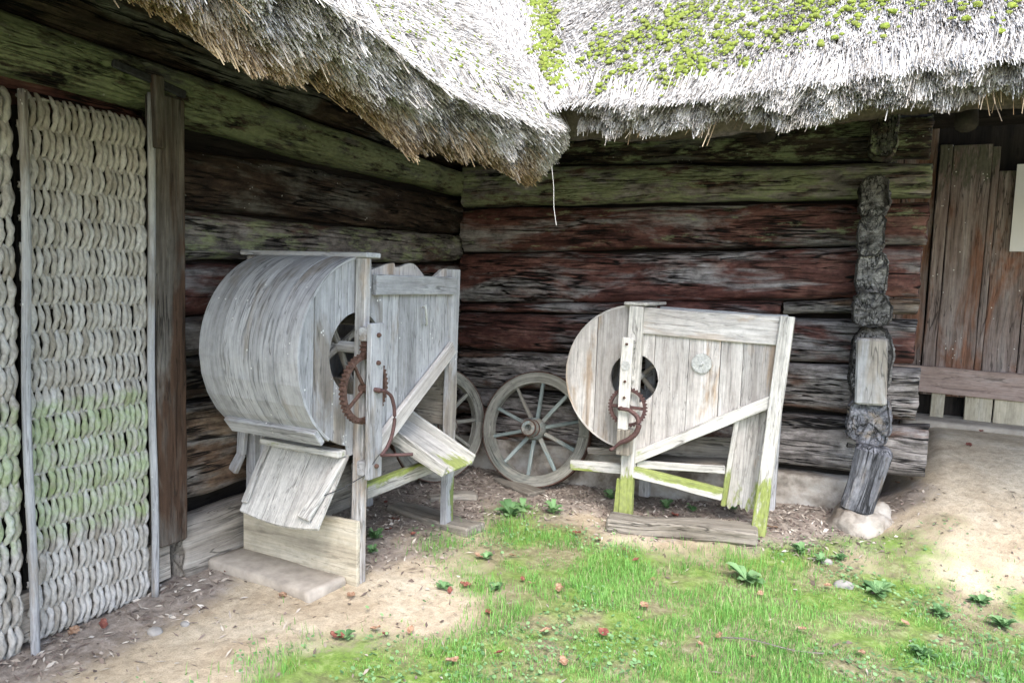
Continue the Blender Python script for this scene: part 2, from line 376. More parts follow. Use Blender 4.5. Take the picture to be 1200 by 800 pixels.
def simple(name, c, rough=.8, metal=0, var=.3, sc=40, bump=.3):
    m, nt, b = newmat(name); T = NT(nt); g = T.attr('grain', 'Vector')
    n = T.noise(g, (1, 1, 1), 5, .6, sc=sc)
    T.l(T.ramp(n, [(.3, tuple(x*(1-var) for x in c)), (.7, tuple(min(1, x*(1+var)) for x in c))]), b.inputs['Base Color'])
    b.inputs['Roughness'].default_value = rough; b.inputs['Metallic'].default_value = metal
    T.bump(n, bump, .004, b); return m
M['rust'] = simple('rusty_iron', (.11, .065, .05), .75, .3, .5, 60)
M['rust_red'] = simple('red_rusted_iron', (.105, .06, .055), .7, .3, .4, 60)
M['iron'] = simple('dark_iron', (.06, .06, .065), .55, .6, .4, 50)
M['galv'] = simple('pale_metal', (.5, .5, .48), .55, .5, .3, 60)
M['paper'] = simple('white_notice', (.8, .8, .8), .6, 0, .02, 5, 0)
M['stone'] = simple('grey_stone', (.30, .285, .265), .9, 0, .3, 14, .8)
M['slab'] = simple('dusty_stone_slab', (.36, .32, .27), .9, 0, .25, 12, .7)
M['web'] = simple('cobweb_silk', (.6, .6, .58), .9, 0, .1, 30, 0)

def mat_plaster():
    m, nt, b = newmat('whitewashed_stone'); T = NT(nt); g = T.attr('grain', 'Vector')
    n = T.noise(g, (1, 1, 1), 6, .6, sc=5); n2 = T.noise(g, (1, 1, 1), 4, .6, sc=30)
    c = T.ramp(n, [(.38, (.17, .14, .11)), (.50, (.36, .325, .28)), (.70, (.50, .48, .44))])
    c = T.mix(.3, c, T.ramp(n2, [(.3, .5), (.6, 1.)]), 'MULTIPLY')
    T.l(c, b.inputs['Base Color']); T.bump(T.math('ADD', n, n2), .6, .01, b); return m
M['plaster'] = mat_plaster()
def mat_thatch():
    m, nt, b = newmat('weathered_thatch_straw'); T = NT(nt)
    r = T.attr('rnd'); mo = T.attr('moss')      # moss attr: 0 weathered top, 1 fresh brown straw of the underside
    c = T.ramp(r, [(0., (.07, .065, .06)), (.2, (.24, .225, .205)), (.45, (.50, .475, .44)), (.8, (.58, .56, .53)), (1., (.68, .67, .64))])
    c2 = T.ramp(r, [(0., (.09, .055, .025)), (.5, (.30, .21, .11)), (1., (.48, .37, .22))])
    T.l(T.mix(mo, c, c2), b.inputs['Base Color']); b.inputs['Roughness'].default_value = .7; return m
M['thatch'] = mat_thatch()
M['thatch_base'] = simple('thatch_bed', (.09, .075, .055), .95, 0, .4, 60, .8)  # bed coloured dark so gaps between straws read as shade
def mat_rope():
    m, nt, b = newmat('twisted_straw_rope'); T = NT(nt); g = T.attr('grain', 'Vector')
    n = T.noise(g, (70, 70, 40), 4, .65); n2 = T.noise(g, (1, 1, 1), 5, .6, sc=4)
    c = T.ramp(n2, [(.3, (.28, .25, .205)), (.5, (.43, .405, .365)), (.7, (.54, .525, .50))])
    c = T.mix(.5, c, T.ramp(n, [(.34, .35), (.58, 1.)]), 'MULTIPLY')
    mo = T.attr('moss'); mf = T.mr(T.math('ADD', mo, T.math('MULTIPLY', T.math('SUBTRACT', T.noise(g, (9, 9, 12), 5, .75), .5), 2.2)), .45, .95)
    mf = T.math('MULTIPLY', mf, T.mr(mo, 0, .2))
    c = T.mix(T.math('MULTIPLY', mf, .75), c, T.mix(.5, c, (.20, .36, .04)))
    T.l(c, b.inputs['Base Color']); T.bump(n, 1., .006, b); return m
M['rope'] = mat_rope()
def mat_moss():
    m, nt, b = newmat('roof_moss'); T = NT(nt); g = T.attr('grain', 'Vector')
    n = T.noise(g, (1, 1, 1), 5, .7, sc=60)
    T.l(T.mix(T.mr(T.attr('rnd'), .3, 1., 0, .6), T.ramp(n, [(.3, (.08, .11, .015)), (.5, (.21, .27, .04)), (.7, (.36, .40, .08))]), (.17, .18, .05)), b.inputs['Base Color'])
    b.inputs['Roughness'].default_value = .95; T.bump(n, 1., .012, b); return m
M['moss'] = mat_moss()
def mat_leafy(name, stops, trans=.25):
    m, nt, b = newmat(name); T = NT(nt); T.l(T.ramp(T.attr('rnd'), stops), b.inputs['Base Color']); b.inputs['Roughness'].default_value = .6
    if trans:
        tr = T.n('ShaderNodeBsdfTranslucent'); T.l(T.ramp(T.attr('rnd'), stops), tr.inputs[0]); mx = T.n('ShaderNodeMixShader'); mx.inputs[0].default_value = trans
        T.l(b.outputs[0], mx.inputs[1]); T.l(tr.outputs[0], mx.inputs[2]); o = [x for x in nt.nodes if x.type == 'OUTPUT_MATERIAL'][0]; T.l(mx.outputs[0], o.inputs[0])
    return m
M['grass'] = mat_leafy('grass_blades', [(0, (.08, .19, .04)), (.5, (.16, .37, .075)), (.85, (.26, .49, .13)), (1, (.48, .44, .26))])
M['weed'] = mat_leafy('weed_leaves', [(0, (.09, .18, .07)), (.5, (.16, .30, .12)), (1, (.26, .42, .19))])
M['leaf_red'] = mat_leafy('fallen_red_leaf', [(0, (.10, .035, .03)), (.5, (.20, .065, .05)), (1, (.30, .13, .09))], .1)
M['leaf_brown'] = mat_leafy('fallen_brown_leaf', [(0, (.12, .07, .045)), (.5, (.30, .17, .10)), (1, (.48, .34, .24))], .1)
M['litter'] = mat_leafy('dry_litter', [(0, (.09, .065, .055)), (.4, (.22, .17, .14)), (.75, (.38, .33, .27)), (1, (.56, .51, .44))], 0)
def mat_ground():
    m, nt, b = newmat('ground_soil'); T = NT(nt); g = T.attr('grain', 'Vector')
    n = T.noise(g, (1, 1, 1), 6, .6, sc=3); n2 = T.noise(g, (1, 1, 1), 8, .72, sc=24); n3 = T.noise(g, (1, 1, 1), 3, .6, sc=140)
    sand = T.ramp(n, [(.3, (.44, .35, .24)), (.5, (.54, .45, .325)), (.7, (.63, .55, .42))])
    sand = T.mix(.45, sand, T.ramp(n2, [(.35, .45), (.58, 1.)]), 'MULTIPLY'); sand = T.mix(.35, sand, T.ramp(n3, [(.36, .4), (.5, 1.)]), 'MULTIPLY')
    dirt = T.ramp(n2, [(.3, (.15, .12, .10)), (.5, (.28, .235, .195)), (.7, (.44, .385, .33))])
    soil = T.mix(T.mr(n, .42, .58), T.ramp(n2, [(.3, (.13, .11, .075)), (.5, (.23, .21, .11)), (.7, (.38, .35, .24))]), T.ramp(n2, [(.3, (.08, .13, .03)), (.5, (.16, .25, .05)), (.7, (.29, .34, .14))]))
    mo = T.attr('moss'); rn = T.attr('rnd')   # moss attr = grass amount, rnd attr = bare litter amount
    e = T.math('MULTIPLY', T.math('SUBTRACT', n2, .5), .9)
    c = T.mix(T.mr(T.math('ADD', rn, e), .3, .7), sand, dirt)
    c = T.mix(T.mr(T.math('ADD', mo, e), .3, .75), c, soil)
    T.l(c, b.inputs['Base Color']); b.inputs['Roughness'].default_value = .95
    T.bump(T.math('ADD', n2, T.math('MULTIPLY', n3, .6)), .7, .012, b); return m
M['ground'] = mat_ground()

# ------------------------------------------------------------------ ground
def gz(x, y):
    x = np.asarray(x, float); y = np.asarray(y, float)
    z = .12*ss(1.5, 2.8, x)*ss(-1.2, -.1, y) + .40*ss(2.95, 3.45, x)*ss(-1.0, .9, y) - .05*(1-ss(.2, 1.0, x))*ss(-2.2, -3.2, y)
    z = z + (fbm(np.c_[np.ravel(x)*1.5, np.ravel(y)*1.5, np.zeros(x.size)], 40).reshape(x.shape)-.5)*.03
    return z
def gz1(x, y): return float(gz(np.array([x]), np.array([y]))[0])
def inpoly(px, py, poly):
    """signed distance-ish: positive inside"""
    px = np.asarray(px, float); py = np.asarray(py, float); ins = np.zeros(px.shape, bool); d = np.full(px.shape, 1e9)
    n = len(poly)
    for i in range(n):
        x0, y0 = poly[i]; x1, y1 = poly[(i+1) % n]
        if y0 != y1:
            c = ((y0 > py) != (y1 > py)) & (px < (x1-x0)*(py-y0)/(y1-y0)+x0); ins ^= c
        dx, dy = x1-x0, y1-y0; t = np.clip(((px-x0)*dx+(py-y0)*dy)/(dx*dx+dy*dy), 0, 1)
        d = np.minimum(d, np.hypot(px-x0-t*dx, py-y0-t*dy))
    return np.where(ins, d, -d)
GRASS = [(.74, -.92), (1.5, -.66), (1.7, -.82), (2.45, -.72), (2.9, -.50), (3.1, -.36), (3.4, -.38), (3.7, -.80), (4.0, -.9), (9, -1.0), (9, -12), (.8, -12),
         (.9, -3.3), (.96, -2.9), (1.12, -2.5), (1.06, -2.0), (.88, -1.7), (.82, -1.3)]
DIRT = [(-1, .5), (-1, -1.6), (.05, -1.75), (.1, -2.3), (.5, -2.35), (.92, -2.0), (.95, -1.5), (.85, -.85), (1.5, -.72), (1.75, -.9), (2.5, -.75), (2.9, -.75), (3.35, -.55), (3.25, -.1), (3.1, .6)]
def gmask(x, y):
    nz = (fbm(np.c_[x*2.6, y*2.6, x*0], 51, 5)-.5)
    return ss(-.22, .42, inpoly(x, y, GRASS)+nz*1.1)
def dmask(x, y):
    nz = (fbm(np.c_[x*3, y*3, x*0], 52, 5)-.5)
    d = ss(-.2, .3, inpoly(x, y, DIRT)+nz*.8)
    strip = ss(.55, .1, x+nz*.3)*ss(-1.2, -2.2, y)*.8      # litter along the foot of the left wall
    return np.maximum(d, strip)
def axis(lo, hi, step, far):
    a = list(np.arange(lo, hi+1e-6, step)); s = step; x = hi; o = []
    while x < far: s *= 1.35; x += s; o.append(x)
    s = step; x = lo; p = []
    while x > -far: s *= 1.35; x -= s; p.append(x)
    return np.array(p[::-1]+a+o)
gx = axis(-.3, 4.9, .022, 90); gy = axis(-4.3, 1.8, .022, 90)
X, Y = np.meshgrid(gx, gy); xf, yf = X.ravel(), Y.ravel()
gm = gmask(xf, yf); dm = dmask(xf, yf)
zf = gz(xf, yf)+(fbm(np.c_[xf*14, yf*14, xf*0], 44, 3)-.5)*(.012+.018*np.maximum(gm, dm))
mb = MB(); mb.add(np.stack([xf, yf, zf], 1), grid_faces(len(gy), len(gx), False), None, dm, gm)
tag(mb.build('ground', M['ground'], smooth=True), kind='structure')

# ------------------------------------------------------------------ barn
barn = empty('log_barn', (0, 0, 0), 'old dark log barn with shaggy mossy thatched roof and a woven straw rope door', 'barn')
lw = []   # left wall
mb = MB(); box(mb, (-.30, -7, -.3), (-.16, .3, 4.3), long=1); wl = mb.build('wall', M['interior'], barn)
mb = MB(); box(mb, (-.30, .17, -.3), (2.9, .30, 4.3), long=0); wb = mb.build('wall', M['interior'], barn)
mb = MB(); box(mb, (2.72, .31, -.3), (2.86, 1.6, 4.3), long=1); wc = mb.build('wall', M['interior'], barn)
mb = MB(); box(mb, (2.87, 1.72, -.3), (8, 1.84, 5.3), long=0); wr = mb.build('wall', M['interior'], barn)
def zmoss(z0, z1, amt=1.):
    return lambda V: ss(z0, z1, V[:, 2])*amt
LL = [  # left wall logs: y0(far corner) y1(near) | (lo,hi) at corner | (lo,hi) near | front x | material | moss
    (.1, -4.6, (2.14, 2.33), (2.21, 2.49), .03, 'log_dark', .60, .9),
    (.1, -2.62, (1.85, 2.13), (1.80, 2.10), -.03, 'log_dark', 0, 1.3),
    (.1, -2.62, (1.62, 1.83), (1.52, 1.78), -.02, 'log_grey', .35, 1.1),
    (.1, -2.62, (1.35, 1.60), (1.26, 1.50), -.01, 'log_red', .0, 1.2),
    (.1, -2.62, (1.12, 1.33), (1.06, 1.245), -.02, 'log_grey', 0, 1.),
    (.1, -2.62, (.84, 1.10), (.83, 1.045), -.015, 'log_dark', 0, 1.),
    (.1, -2.62, (.36, .81), (.34, .81), .0, 'log_brown', 0, 1.4),
    (.1, -2.60, (-.05, .33), (-.10, .25), .055, 'log_pale', 0, .6),
]
for k, (y0, y1, c, n, fr, mt, mo, am) in enumerate(LL):
    mb = MB(); log_beam(mb, 'y', y0, y1, c, n, fr, d=.22, seed=10+k, amp=am, moss=(lambda V, mo=mo: np.full(len(V), mo)) if mo else None)
    mb.build('log', M[mt], wl, smooth=True)
mb = MB(); log_beam(mb, 'y', -2.74, -4.6, (2.04, 2.20), (2.06, 2.24), -.03, d=.2, seed=31); mb.build('log', M['log_red'], wl, smooth=True)
mb = MB(); log_beam(mb, 'y', .1, -4.8, (2.36, 2.62), (2.50, 2.78), -.04, d=.2, seed=32); mb.build('log', M['log_dark'], wl, smooth=True)
BL = [  # back wall logs: x1 | (lo,hi) at x=.05 | (lo,hi) at x=2.6 | front y | mat | moss
    (3.20, (2.385, 2.64), (2.31, 2.58), .0, 'log_dark', .35),
    (3.22, (2.055, 2.365), (2.06, 2.295), -.03, 'log_grey', .50),
    (3.215, (1.70, 2.04), (1.775, 2.045), .0, 'log_red', .18),
    (3.20, (1.295, 1.685), (1.44, 1.76), -.01, 'log_red', 0),
    (2.42, (1.23, 1.285), (1.33, 1.425), .01, 'log_red', 0),
    (3.20, (.925, 1.215), (1.035, 1.32), -.005, 'log_red', 0),
    (3.24, (.635, .915), (.71, 1.02), .0, 'log_grey', 0),
    (2.88, (.385, .62), (.50, .69), .015, 'log_grey', 0),
    (3.31, (.20, .37), (.28, .485), .0, 'log_grey', 0),
]
for k, (x1, c, n, fr, mt, mo) in enumerate(BL):
    x0 = .0; f = (x1-.05)/(2.6-.05)
    zb = tuple(c[i]+(n[i]-c[i])*f for i in (0, 1)); 
    if k == 8: zb = (.385, .70)
    mb = MB(); log_beam(mb, 'x', x0, x1, c, zb, fr, d=.2, seed=50+k, amp=1., moss=(lambda V, mo=mo: np.full(len(V), mo)) if mo else None)
    mb.build('log', M[mt], wb, smooth=True)
mb = MB(); log_beam(mb, 'x', 2.44, 3.2, (1.345, 1.425), (1.375, 1.47), -.005, d=.2, seed=71); mb.build('log', M['log_brown'], wb, smooth=True)
# crossing wall: log ends stacked at the corner
CL = [(2.86, 3.03, 2.29, 2.62, -.20, 'log_dark', .3), (2.83, 3.00, 1.93, 2.16, -.26, 'end_dark', 0), (2.84, 3.00, 1.70, 1.95, -.25, 'end_dark', 0), (2.85, 3.03, 1.47, 1.73, -.23, 'end_dark', 0),
      (2.85, 3.055, 1.30, 1.50, -.28, 'end_dark', 0), (2.86, 3.09, .84, 1.30, -.20, 'end_dark', 0), (2.87, 3.105, .59, .88, -.29, 'end_blue', 0)]
for k, (xa, xb, z0, z1, yf_, mt, mo) in enumerate(CL):
    mb = MB(); log_beam(mb, 'y', yf_, 1.6, (z0, z1), (z0+.03, z1+.02), xb, d=xb-xa, seed=80+k, amp=1.0, nv=96, nu=150, ex=3.2, rough=2., moss=(lambda V: np.full(len(V), .3)) if mo else None)
    mb.build('log', M[mt], wc, smooth=True)
mb = MB(); plank(mb, (2.955, -.27, .20), (3.02, -.29, .61), .18, .16, (1, 0, 0), wob=.015, ch=.03, seg=16, w1=.21); mb.build('prop_block', M['end_blue'], wc)
mb = MB(); plank(mb, (2.985, -.30, .85), (2.97, -.33, 1.235), .155, .07, (1, 0, 0), wob=.008, ch=.012, seg=14); mb.build('nailed_board', M['grey_wood'], wc)
mb = MB(); log_beam(mb, 'y', .0, 1.7, (.40, .66), (.45, .70), 3.03, d=.17, seed=95, nu=100); mb.build('log', M['log_grey'], wc, smooth=True)
# foundation
def lumpy(mb, a, b, n=(60, 12, 12), amp=.02, sd=1, fr=6, pw=5):
    a = np.array(a, float); b = np.array(b, float); c = (a+b)/2; h = (b-a)/2
    nu, nv = n[0], n[1]
    th = np.linspace(-PI/2, PI/2, nv); ph = np.arange(nu)*2*PI/nu
    T_, P_ = np.meshgrid(th, ph, indexing='ij')
    sg = lambda v, e: np.sign(v)*np.abs(v)**e
    e = 2/pw
    D = np.stack([sg(np.cos(T_), e)*sg(np.cos(P_), e), sg(np.cos(T_), e)*sg(np.sin(P_), e), sg(np.sin(T_), e)], -1).reshape(-1, 3)
    V = c+D*h; nn = (fbm(V*fr, sd, 4)-.5)*2
    V = V+nrm_rows(D)*nn[:, None]*amp
    mb.add(V, grid_faces(nv, nu), V.copy(), .5)
def nrm_rows(D): return D/np.maximum(np.linalg.norm(D, axis=1), 1e-6)[:, None]
def lump_wall(mb, x0, x1, yf, zt, sd):
    us = np.linspace(x0, x1, 160); nz = 24
    V = []
    for u in us:
        pass
    U_, K = np.meshgrid(us, np.linspace(0, 1, nz), indexing='ij')
    z = -.1+(zt(U_)+.1)*np.minimum(K/.85, 1); y = np.where(K > .85, yf+(K-.85)/.15*.15, yf)
    P = np.stack([U_.ravel(), y.ravel(), z.ravel()], 1)
    P[:, 1] += -(fbm(P*np.array([5, 5, 9]), sd, 4)-.5)*.07; P[:, 1] += .02*(P[:, 2] > .2)
    mb.add(P, grid_faces(160, nz, False)[:, ::-1], P.copy(), .5)
mb = MB(); lump_wall(mb, -.1, 3.0, -.03, lambda u: .23+.075*u/2.6, 5); mb.build('foundation', M['plaster'], barn, smooth=True)
mb = MB(); lumpy(mb, (2.80, -.46, -.16), (3.17, .10, .235), (90, 44), .05, 3, 9, 2.5); mb.build('foundation', M['plaster'], barn, smooth=True)

# door of straw rope
def rope_leaf(y0, y1, zb, zt, xr, label, ncol, nrow, seed, poles):
    mbp = MB(); nz = nrow*10+1
    th = np.arange(10)*2*PI/10
    pitch = (y1-y0)/ncol
    rr_ = np.random.default_rng(seed); hrow = (zt-zb)/nrow; nz = 15; t = np.linspace(-.16, 1.16, nz); bow = np.sin(np.clip((t+.16)/1.32, 0, 1)*PI)
    for row in range(nrow):
        st_ = .35*(row % 2); rowj = rr_.normal(0, .004)
        for c in range(ncol+(1 if st_ else 0)):
            j1, j2, j3 = rr_.normal(0, 1, 3)
            yy = y0+pitch*(c+.5-st_)+bow*(.0085+.002*j1)+(t-.5)*(.004+.003*j2)+rowj*.3
            yy = np.clip(yy, y0+.004, y1-.004)
            xx = xr-.008+bow**.7*(.019+.003*j3)
            z = zb+hrow*(row+t)+.004*j1
            rad = pitch*(.455+.04*j2)*(.42+.58*bow**.6)
            tw = t*(1.7+.3*j3)*PI+c*1.3+row
            lob = 1+.20*np.cos(2*(th[None]-tw[:, None])); R_ = rad[:, None]*lob
            V = np.stack([xx[:, None]+R_*np.cos(th)[None], yy[:, None]+R_*np.sin(th)[None], np.repeat(z[:, None], 10, 1)], -1).reshape(-1, 3)
            zz = V[:, 2]; mo = ss(.28, .42, zz)*ss(1.02, .90, zz)*(.55+.30*np.repeat(bow, 10))
            mbp.add(V, [grid_faces(nz, 10), np.arange(10)[::-1], np.arange(10)+(nz-1)*10], np.stack([V[:, 0]+row*.31, V[:, 1]+np.repeat(z, 10)*.35, zz], 1)+seed+j3, .5, mo)
    # woven cross ropes
    for r in range(nrow+1):
        z = zb+(zt-zb)*r/nrow; yv = np.linspace(y0, y1, 60)
        tube(mbp, np.stack([xr-.002+.006*np.sin(yv*PI/pitch), yv, z+yv*0+.003*np.sin(yv*31)], 1), .007, 7)
    return mbp
dr = None
for (y0, y1, nc, lab, sd) in ((-3.322, -2.80, 19, 'rope door leaf with green algae band', 1), (-4.35, -3.358, 31, 'second rope door leaf cut by the picture edge', 2)):
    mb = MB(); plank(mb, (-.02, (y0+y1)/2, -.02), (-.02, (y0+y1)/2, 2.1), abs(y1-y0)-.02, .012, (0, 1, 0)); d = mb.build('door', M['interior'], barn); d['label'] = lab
    rope_leaf(y0, y1, -.02 if sd == 1 else -.05, 2.13, .035, '', nc, 19, sd, 0).build('rope_panel', M['rope'], d, smooth=True)
    pols = [(y1+.012, .075, 2.26, -.05)] if sd == 1 else [(y1+.016, .10, 2.14, -.12), (y0-.03, .07, 2.14, -.1)]
    for (yy, xx, zt_, zb_) in pols:
        mb = MB(); z = np.linspace(zb_, zt_, 30); tube(mb, np.stack([xx+.004*np.sin(z*5), yy+.006*np.sin(z*3.1+sd), z], 1), .0165, 10, moss=0.)
        mb.build('frame_pole', M['post_dark'] if False else M['grey_wood'], d, smooth=True)
mb = MB(); plank(mb, (.045, -2.69, .19), (.045, -2.69, 2.27), .16, .08, (0, 1, 0), wob=.005, ch=.01); mb.build('door_post', M['post_dark'], barn)
mb = MB(); plank(mb, (.115, -2.775, 2.02), (.115, -2.785, 2.33), .045, .04, (0, 1, 0), wob=.003); mb.build('hinge_stake', M['post_dark'], barn)
mb = MB(); plank(mb, (.10, -2.98, 2.335), (.10, -2.63, 2.285), .035, .02, (0, 0, 1), wob=.003); mb.build('latch_bar', M['iron'], barn)
mb = MB(); plank(mb, (.0, -2.66, .10), (.0, -4.6, .02), .2, .05, (0, 0, 1), wob=.003); mb.build('threshold', M['log_pale'], barn)

# recess: plank door
dz0 = gz1(3.6, 1.4)
mb = MB()
rp = MB()
for i, (xa, xb, zt_) in enumerate([(2.9, 3.08, 3.1), (3.09, 3.31, 3.1)]):
    box(rp, (xa, 1.53, .3), (xb, 1.56, zt_), long=2, wob=.003)
rp.build('boarding', M['door_plank'], barn)
pd = MB(); box(pd, (3.30, 1.60, .5), (5.2, 1.63, 2.9), long=2); pdo = pd.build('door', M['interior'], barn); pdo['label'] = 'red-brown plank door in the porch recess'
for i, (xa, xb, zt_, zb_) in enumerate([(3.32, 3.405, 2.63, .72), (3.41, 3.66, 2.62, .72), (3.663, 3.71, 2.60, .72), (3.713, 3.93, 2.42, .72), (3.935, 4.15, 2.41, .72), (4.155, 4.4, 2.43, .72), (4.405, 4.7, 2.42, .72)]):
    mb = MB(); box(mb, (xa, 1.50, zb_), (xb, 1.53, zt_), long=2, wob=.003, moss=lambda V: ss(2.1, 2.5, V[:, 2])*.6, rnd=.3+.3*random.random()); mb.build('plank', M['door_plank'], pdo)
mb = MB(); plank(mb, (3.12, 1.45, .845), (5.2, 1.45, .825), .20, .035, (0, 0, 1), wob=.004); mb.build('rail', M['rail_wood'], pdo)
for (xa, xb) in ((3.40, 3.49), (3.62, 3.80), (3.81, 4.02), (4.12, 4.35)):
    mb = MB(); box(mb, (xa, 1.47, dz0+.04), (xb, 1.495, .76), long=2); mb.build('slat', M['tan_wood'], pdo)
mb = MB(); lumpy(mb, (3.2, 1.25, dz0-.08), (5.2, 1.75, dz0+.045), (120, 16), .012, 9, 4, 8)
mb.build('doorstep', M['slab'], barn, smooth=True)
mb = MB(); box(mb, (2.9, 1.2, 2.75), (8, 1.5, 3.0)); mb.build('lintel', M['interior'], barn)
mb = MB(); box(mb, (3.815, 1.47, 1.83), (4.05, 1.478, 2.46), wob=0, ch=.001); 
o = mb.build('notice_board', M['paper'], None, loc=(3.93, 1.474, 1.83)); tag(o, 'white notice board sliver fixed to the plank door at the right edge', 'sign')

# ------------------------------------------------------------------ thatched roof
EX, EY = 1.48, -1.50          # eave lines
KS = 1.0
def edge_z(s, sd): return (fbm(np.c_[s*1.6, s*0, s*0+sd], sd, 3)-.5)*.12 + (ss(-3.0, -4.2, s)*.10-.05*ss(-3.2, -2.6, s)*ss(-1.5, -1.9, s) if sd == 3 else 0)
def roof_h(x, y):
    zl = 2.27+(EX-x)*KS; zb = 2.41+(y-EY)*KS
    k = 45.; return np.log(np.exp(k*(zl-2))+np.exp(k*(zb-2)))/k+2
TH = .28
# bed: lies below the straw, in two wings meeting in the valley
def wing_bed(mb, kind, s0, s1):
    ns, nt_ = 220, 60
    s = np.linspace(s0, s1, ns); prof = []
    # profile: (along-slope coordinate a from eave, depth t)
    a = np.concatenate([np.linspace(3.2, .05, 26), np.full(8, .05), np.linspace(.05, 3.2, 26)])
    t = np.concatenate([np.full(26, .03), np.linspace(.03, TH-.02, 8), np.full(26, TH-.02)])
    Sx, A = np.meshgrid(s, a, indexing='ij'); _, Tt = np.meshgrid(s, t, indexing='ij')
    c = math.sqrt(.5)
    run = A*c - 0; z = A*c
    hor = A*c+Tt*c; ver = A*c-Tt*c
    if kind == 'L': P = np.stack([EX-hor, Sx, 2.27+ver+edge_z(Sx.ravel(), 3).reshape(Sx.shape)], -1)
    else: P = np.stack([Sx, EY+hor, 2.41+ver+edge_z(Sx.ravel(), 8).reshape(Sx.shape)], -1)
    P = P.reshape(-1, 3); P[:, 2] += (fbm(P*14, 5)-.5)*.03
    mb.add(P, grid_faces(ns, len(a), False), P.copy(), .5)
mb = MB(); wing_bed(mb, 'L', -8.0, EY+.15); wing_bed(mb, 'B', EX-.05, 8.5)
# inner part of both wings up the valley (surface = higher of the two slopes)
xs = np.linspace(-1.0, EX+.1, 130); ys = np.linspace(EY-.1, 1.9, 150)
Xg, Yg = np.meshgrid(xs, ys, indexing='ij')
Hg = roof_h(Xg.ravel(), Yg.ravel())-.045
P = np.stack([Xg.ravel(), Yg.ravel(), Hg], 1)
fg = grid_faces(130, 150, False)
keep = ((P[fg, 0].mean(1) < EX-.02) & (P[fg, 1].mean(1) > EY+.02))
mb.add(P, fg[keep], P.copy(), .5); P2 = P-np.array([0, 0, TH*1.25]); keep2 = (P[fg, 0].mean(1) < EX-.42) & (P[fg, 1].mean(1) > EY+.42); mb.add(P2, fg[keep2], P2.copy(), .5)
roof = mb.build('roof', M['thatch_base'], barn, smooth=True)
def strands(mb, P, D, L, w, rnd, moss):
    """3-sided straws from root P along D, length L; tip blunt"""
    n = len(P); D = D/np.linalg.norm(D, axis=1)[:, None]
    ref = rng.normal(size=(n, 3)); A = np.cross(D, ref); A /= np.linalg.norm(A, axis=1)[:, None]; B_ = np.cross(D, A)
    V = np.zeros((n, 6, 3))
    for e in range(2):
        for k in range(3):
            a = k*2*PI/3; r = w*(1 if e == 0 else .75)
            V[:, e*3+k] = P+D*(L*e)[:, None]+r[:, None]*(math.cos(a)*A+math.sin(a)*B_)
    b = np.arange(n)[:, None]*6
    q = np.concatenate([b+np.array([[k, (k+1) % 3, 3+(k+1) % 3, 3+k]]) for k in range(3)]); t = b+np.array([[3, 4, 5]])
    mb.add(V.reshape(-1, 3), [q, t], V.reshape(-1, 3)*1., np.repeat(rnd, 6), np.repeat(moss, 6))
def clump_rnd(P, sd, base=.55, amp=.9):
    return np.clip(base+(fbm(P*np.array([7., 7., 7.]), sd, 3)-.5)*amp+rng.normal(size=len(P))*.18, 0, 1)
c45 = math.sqrt(.5)
def top_straw(n, x0, x1, y0, y1, which):
    x = rng.uniform(x0, x1, n); y = rng.uniform(y0, y1, n)
    zl = 2.27+(EX-x); zb = 2.41+(y-EY)
    k = (x < EX) & (y < EY+ (EX-x)*1.02+.02) if which == 'L' else (y > EY) & (x > EX-(y-EY)*1.02-.02)
    x, y = x[k], y[k]; m = len(x)
    e = edge_z(y, 3) if which == 'L' else edge_z(x, 8)
    w_in = np.clip(((EX-x) if which == 'L' else (y-EY)), 0, 2)
    z = (2.27+(EX-x) if which == 'L' else 2.41+(y-EY))+e
    if which == 'B':  z = np.maximum(z, np.where(x < EX, 2.27+(EX-x)-.02, z))
    D = np.zeros((m, 3)); tilt = rng.normal(.16, .09, m)
    if which == 'L': D[:, 0] = 1
    else: D[:, 1] = -1
    D[:, 2] = -1+tilt*2
    lat = rng.normal(0, .09, m)+(fbm(np.c_[x*2, y*2, x*0], 77)-.5)*.22
    # swing around the valley: straw of the left wing turns toward the valley line
    D[:, 1 if which == 'L' else 0] += lat
    if which == 'L':
        near = ss(.7, .0, np.abs((y-EY)-(EX-x))); D[:, 1] -= near*.25
    L = rng.uniform(.05, .16, m)
    P = np.stack([x, y, z-.01], 1)-D/np.linalg.norm(D, axis=1)[:, None]*(L*.5)[:, None]
    cl = np.clip(rng.normal(.60, .27, m)+(fbm(P*np.array([6., 6., 6.]), 61 if which == 'L' else 62, 3)-.5)*.8, 0, 1)
    return P, D, L, rng.uniform(.0014, .0028, m), cl, np.clip(rng.normal(.0, .12, m), 0, 1)
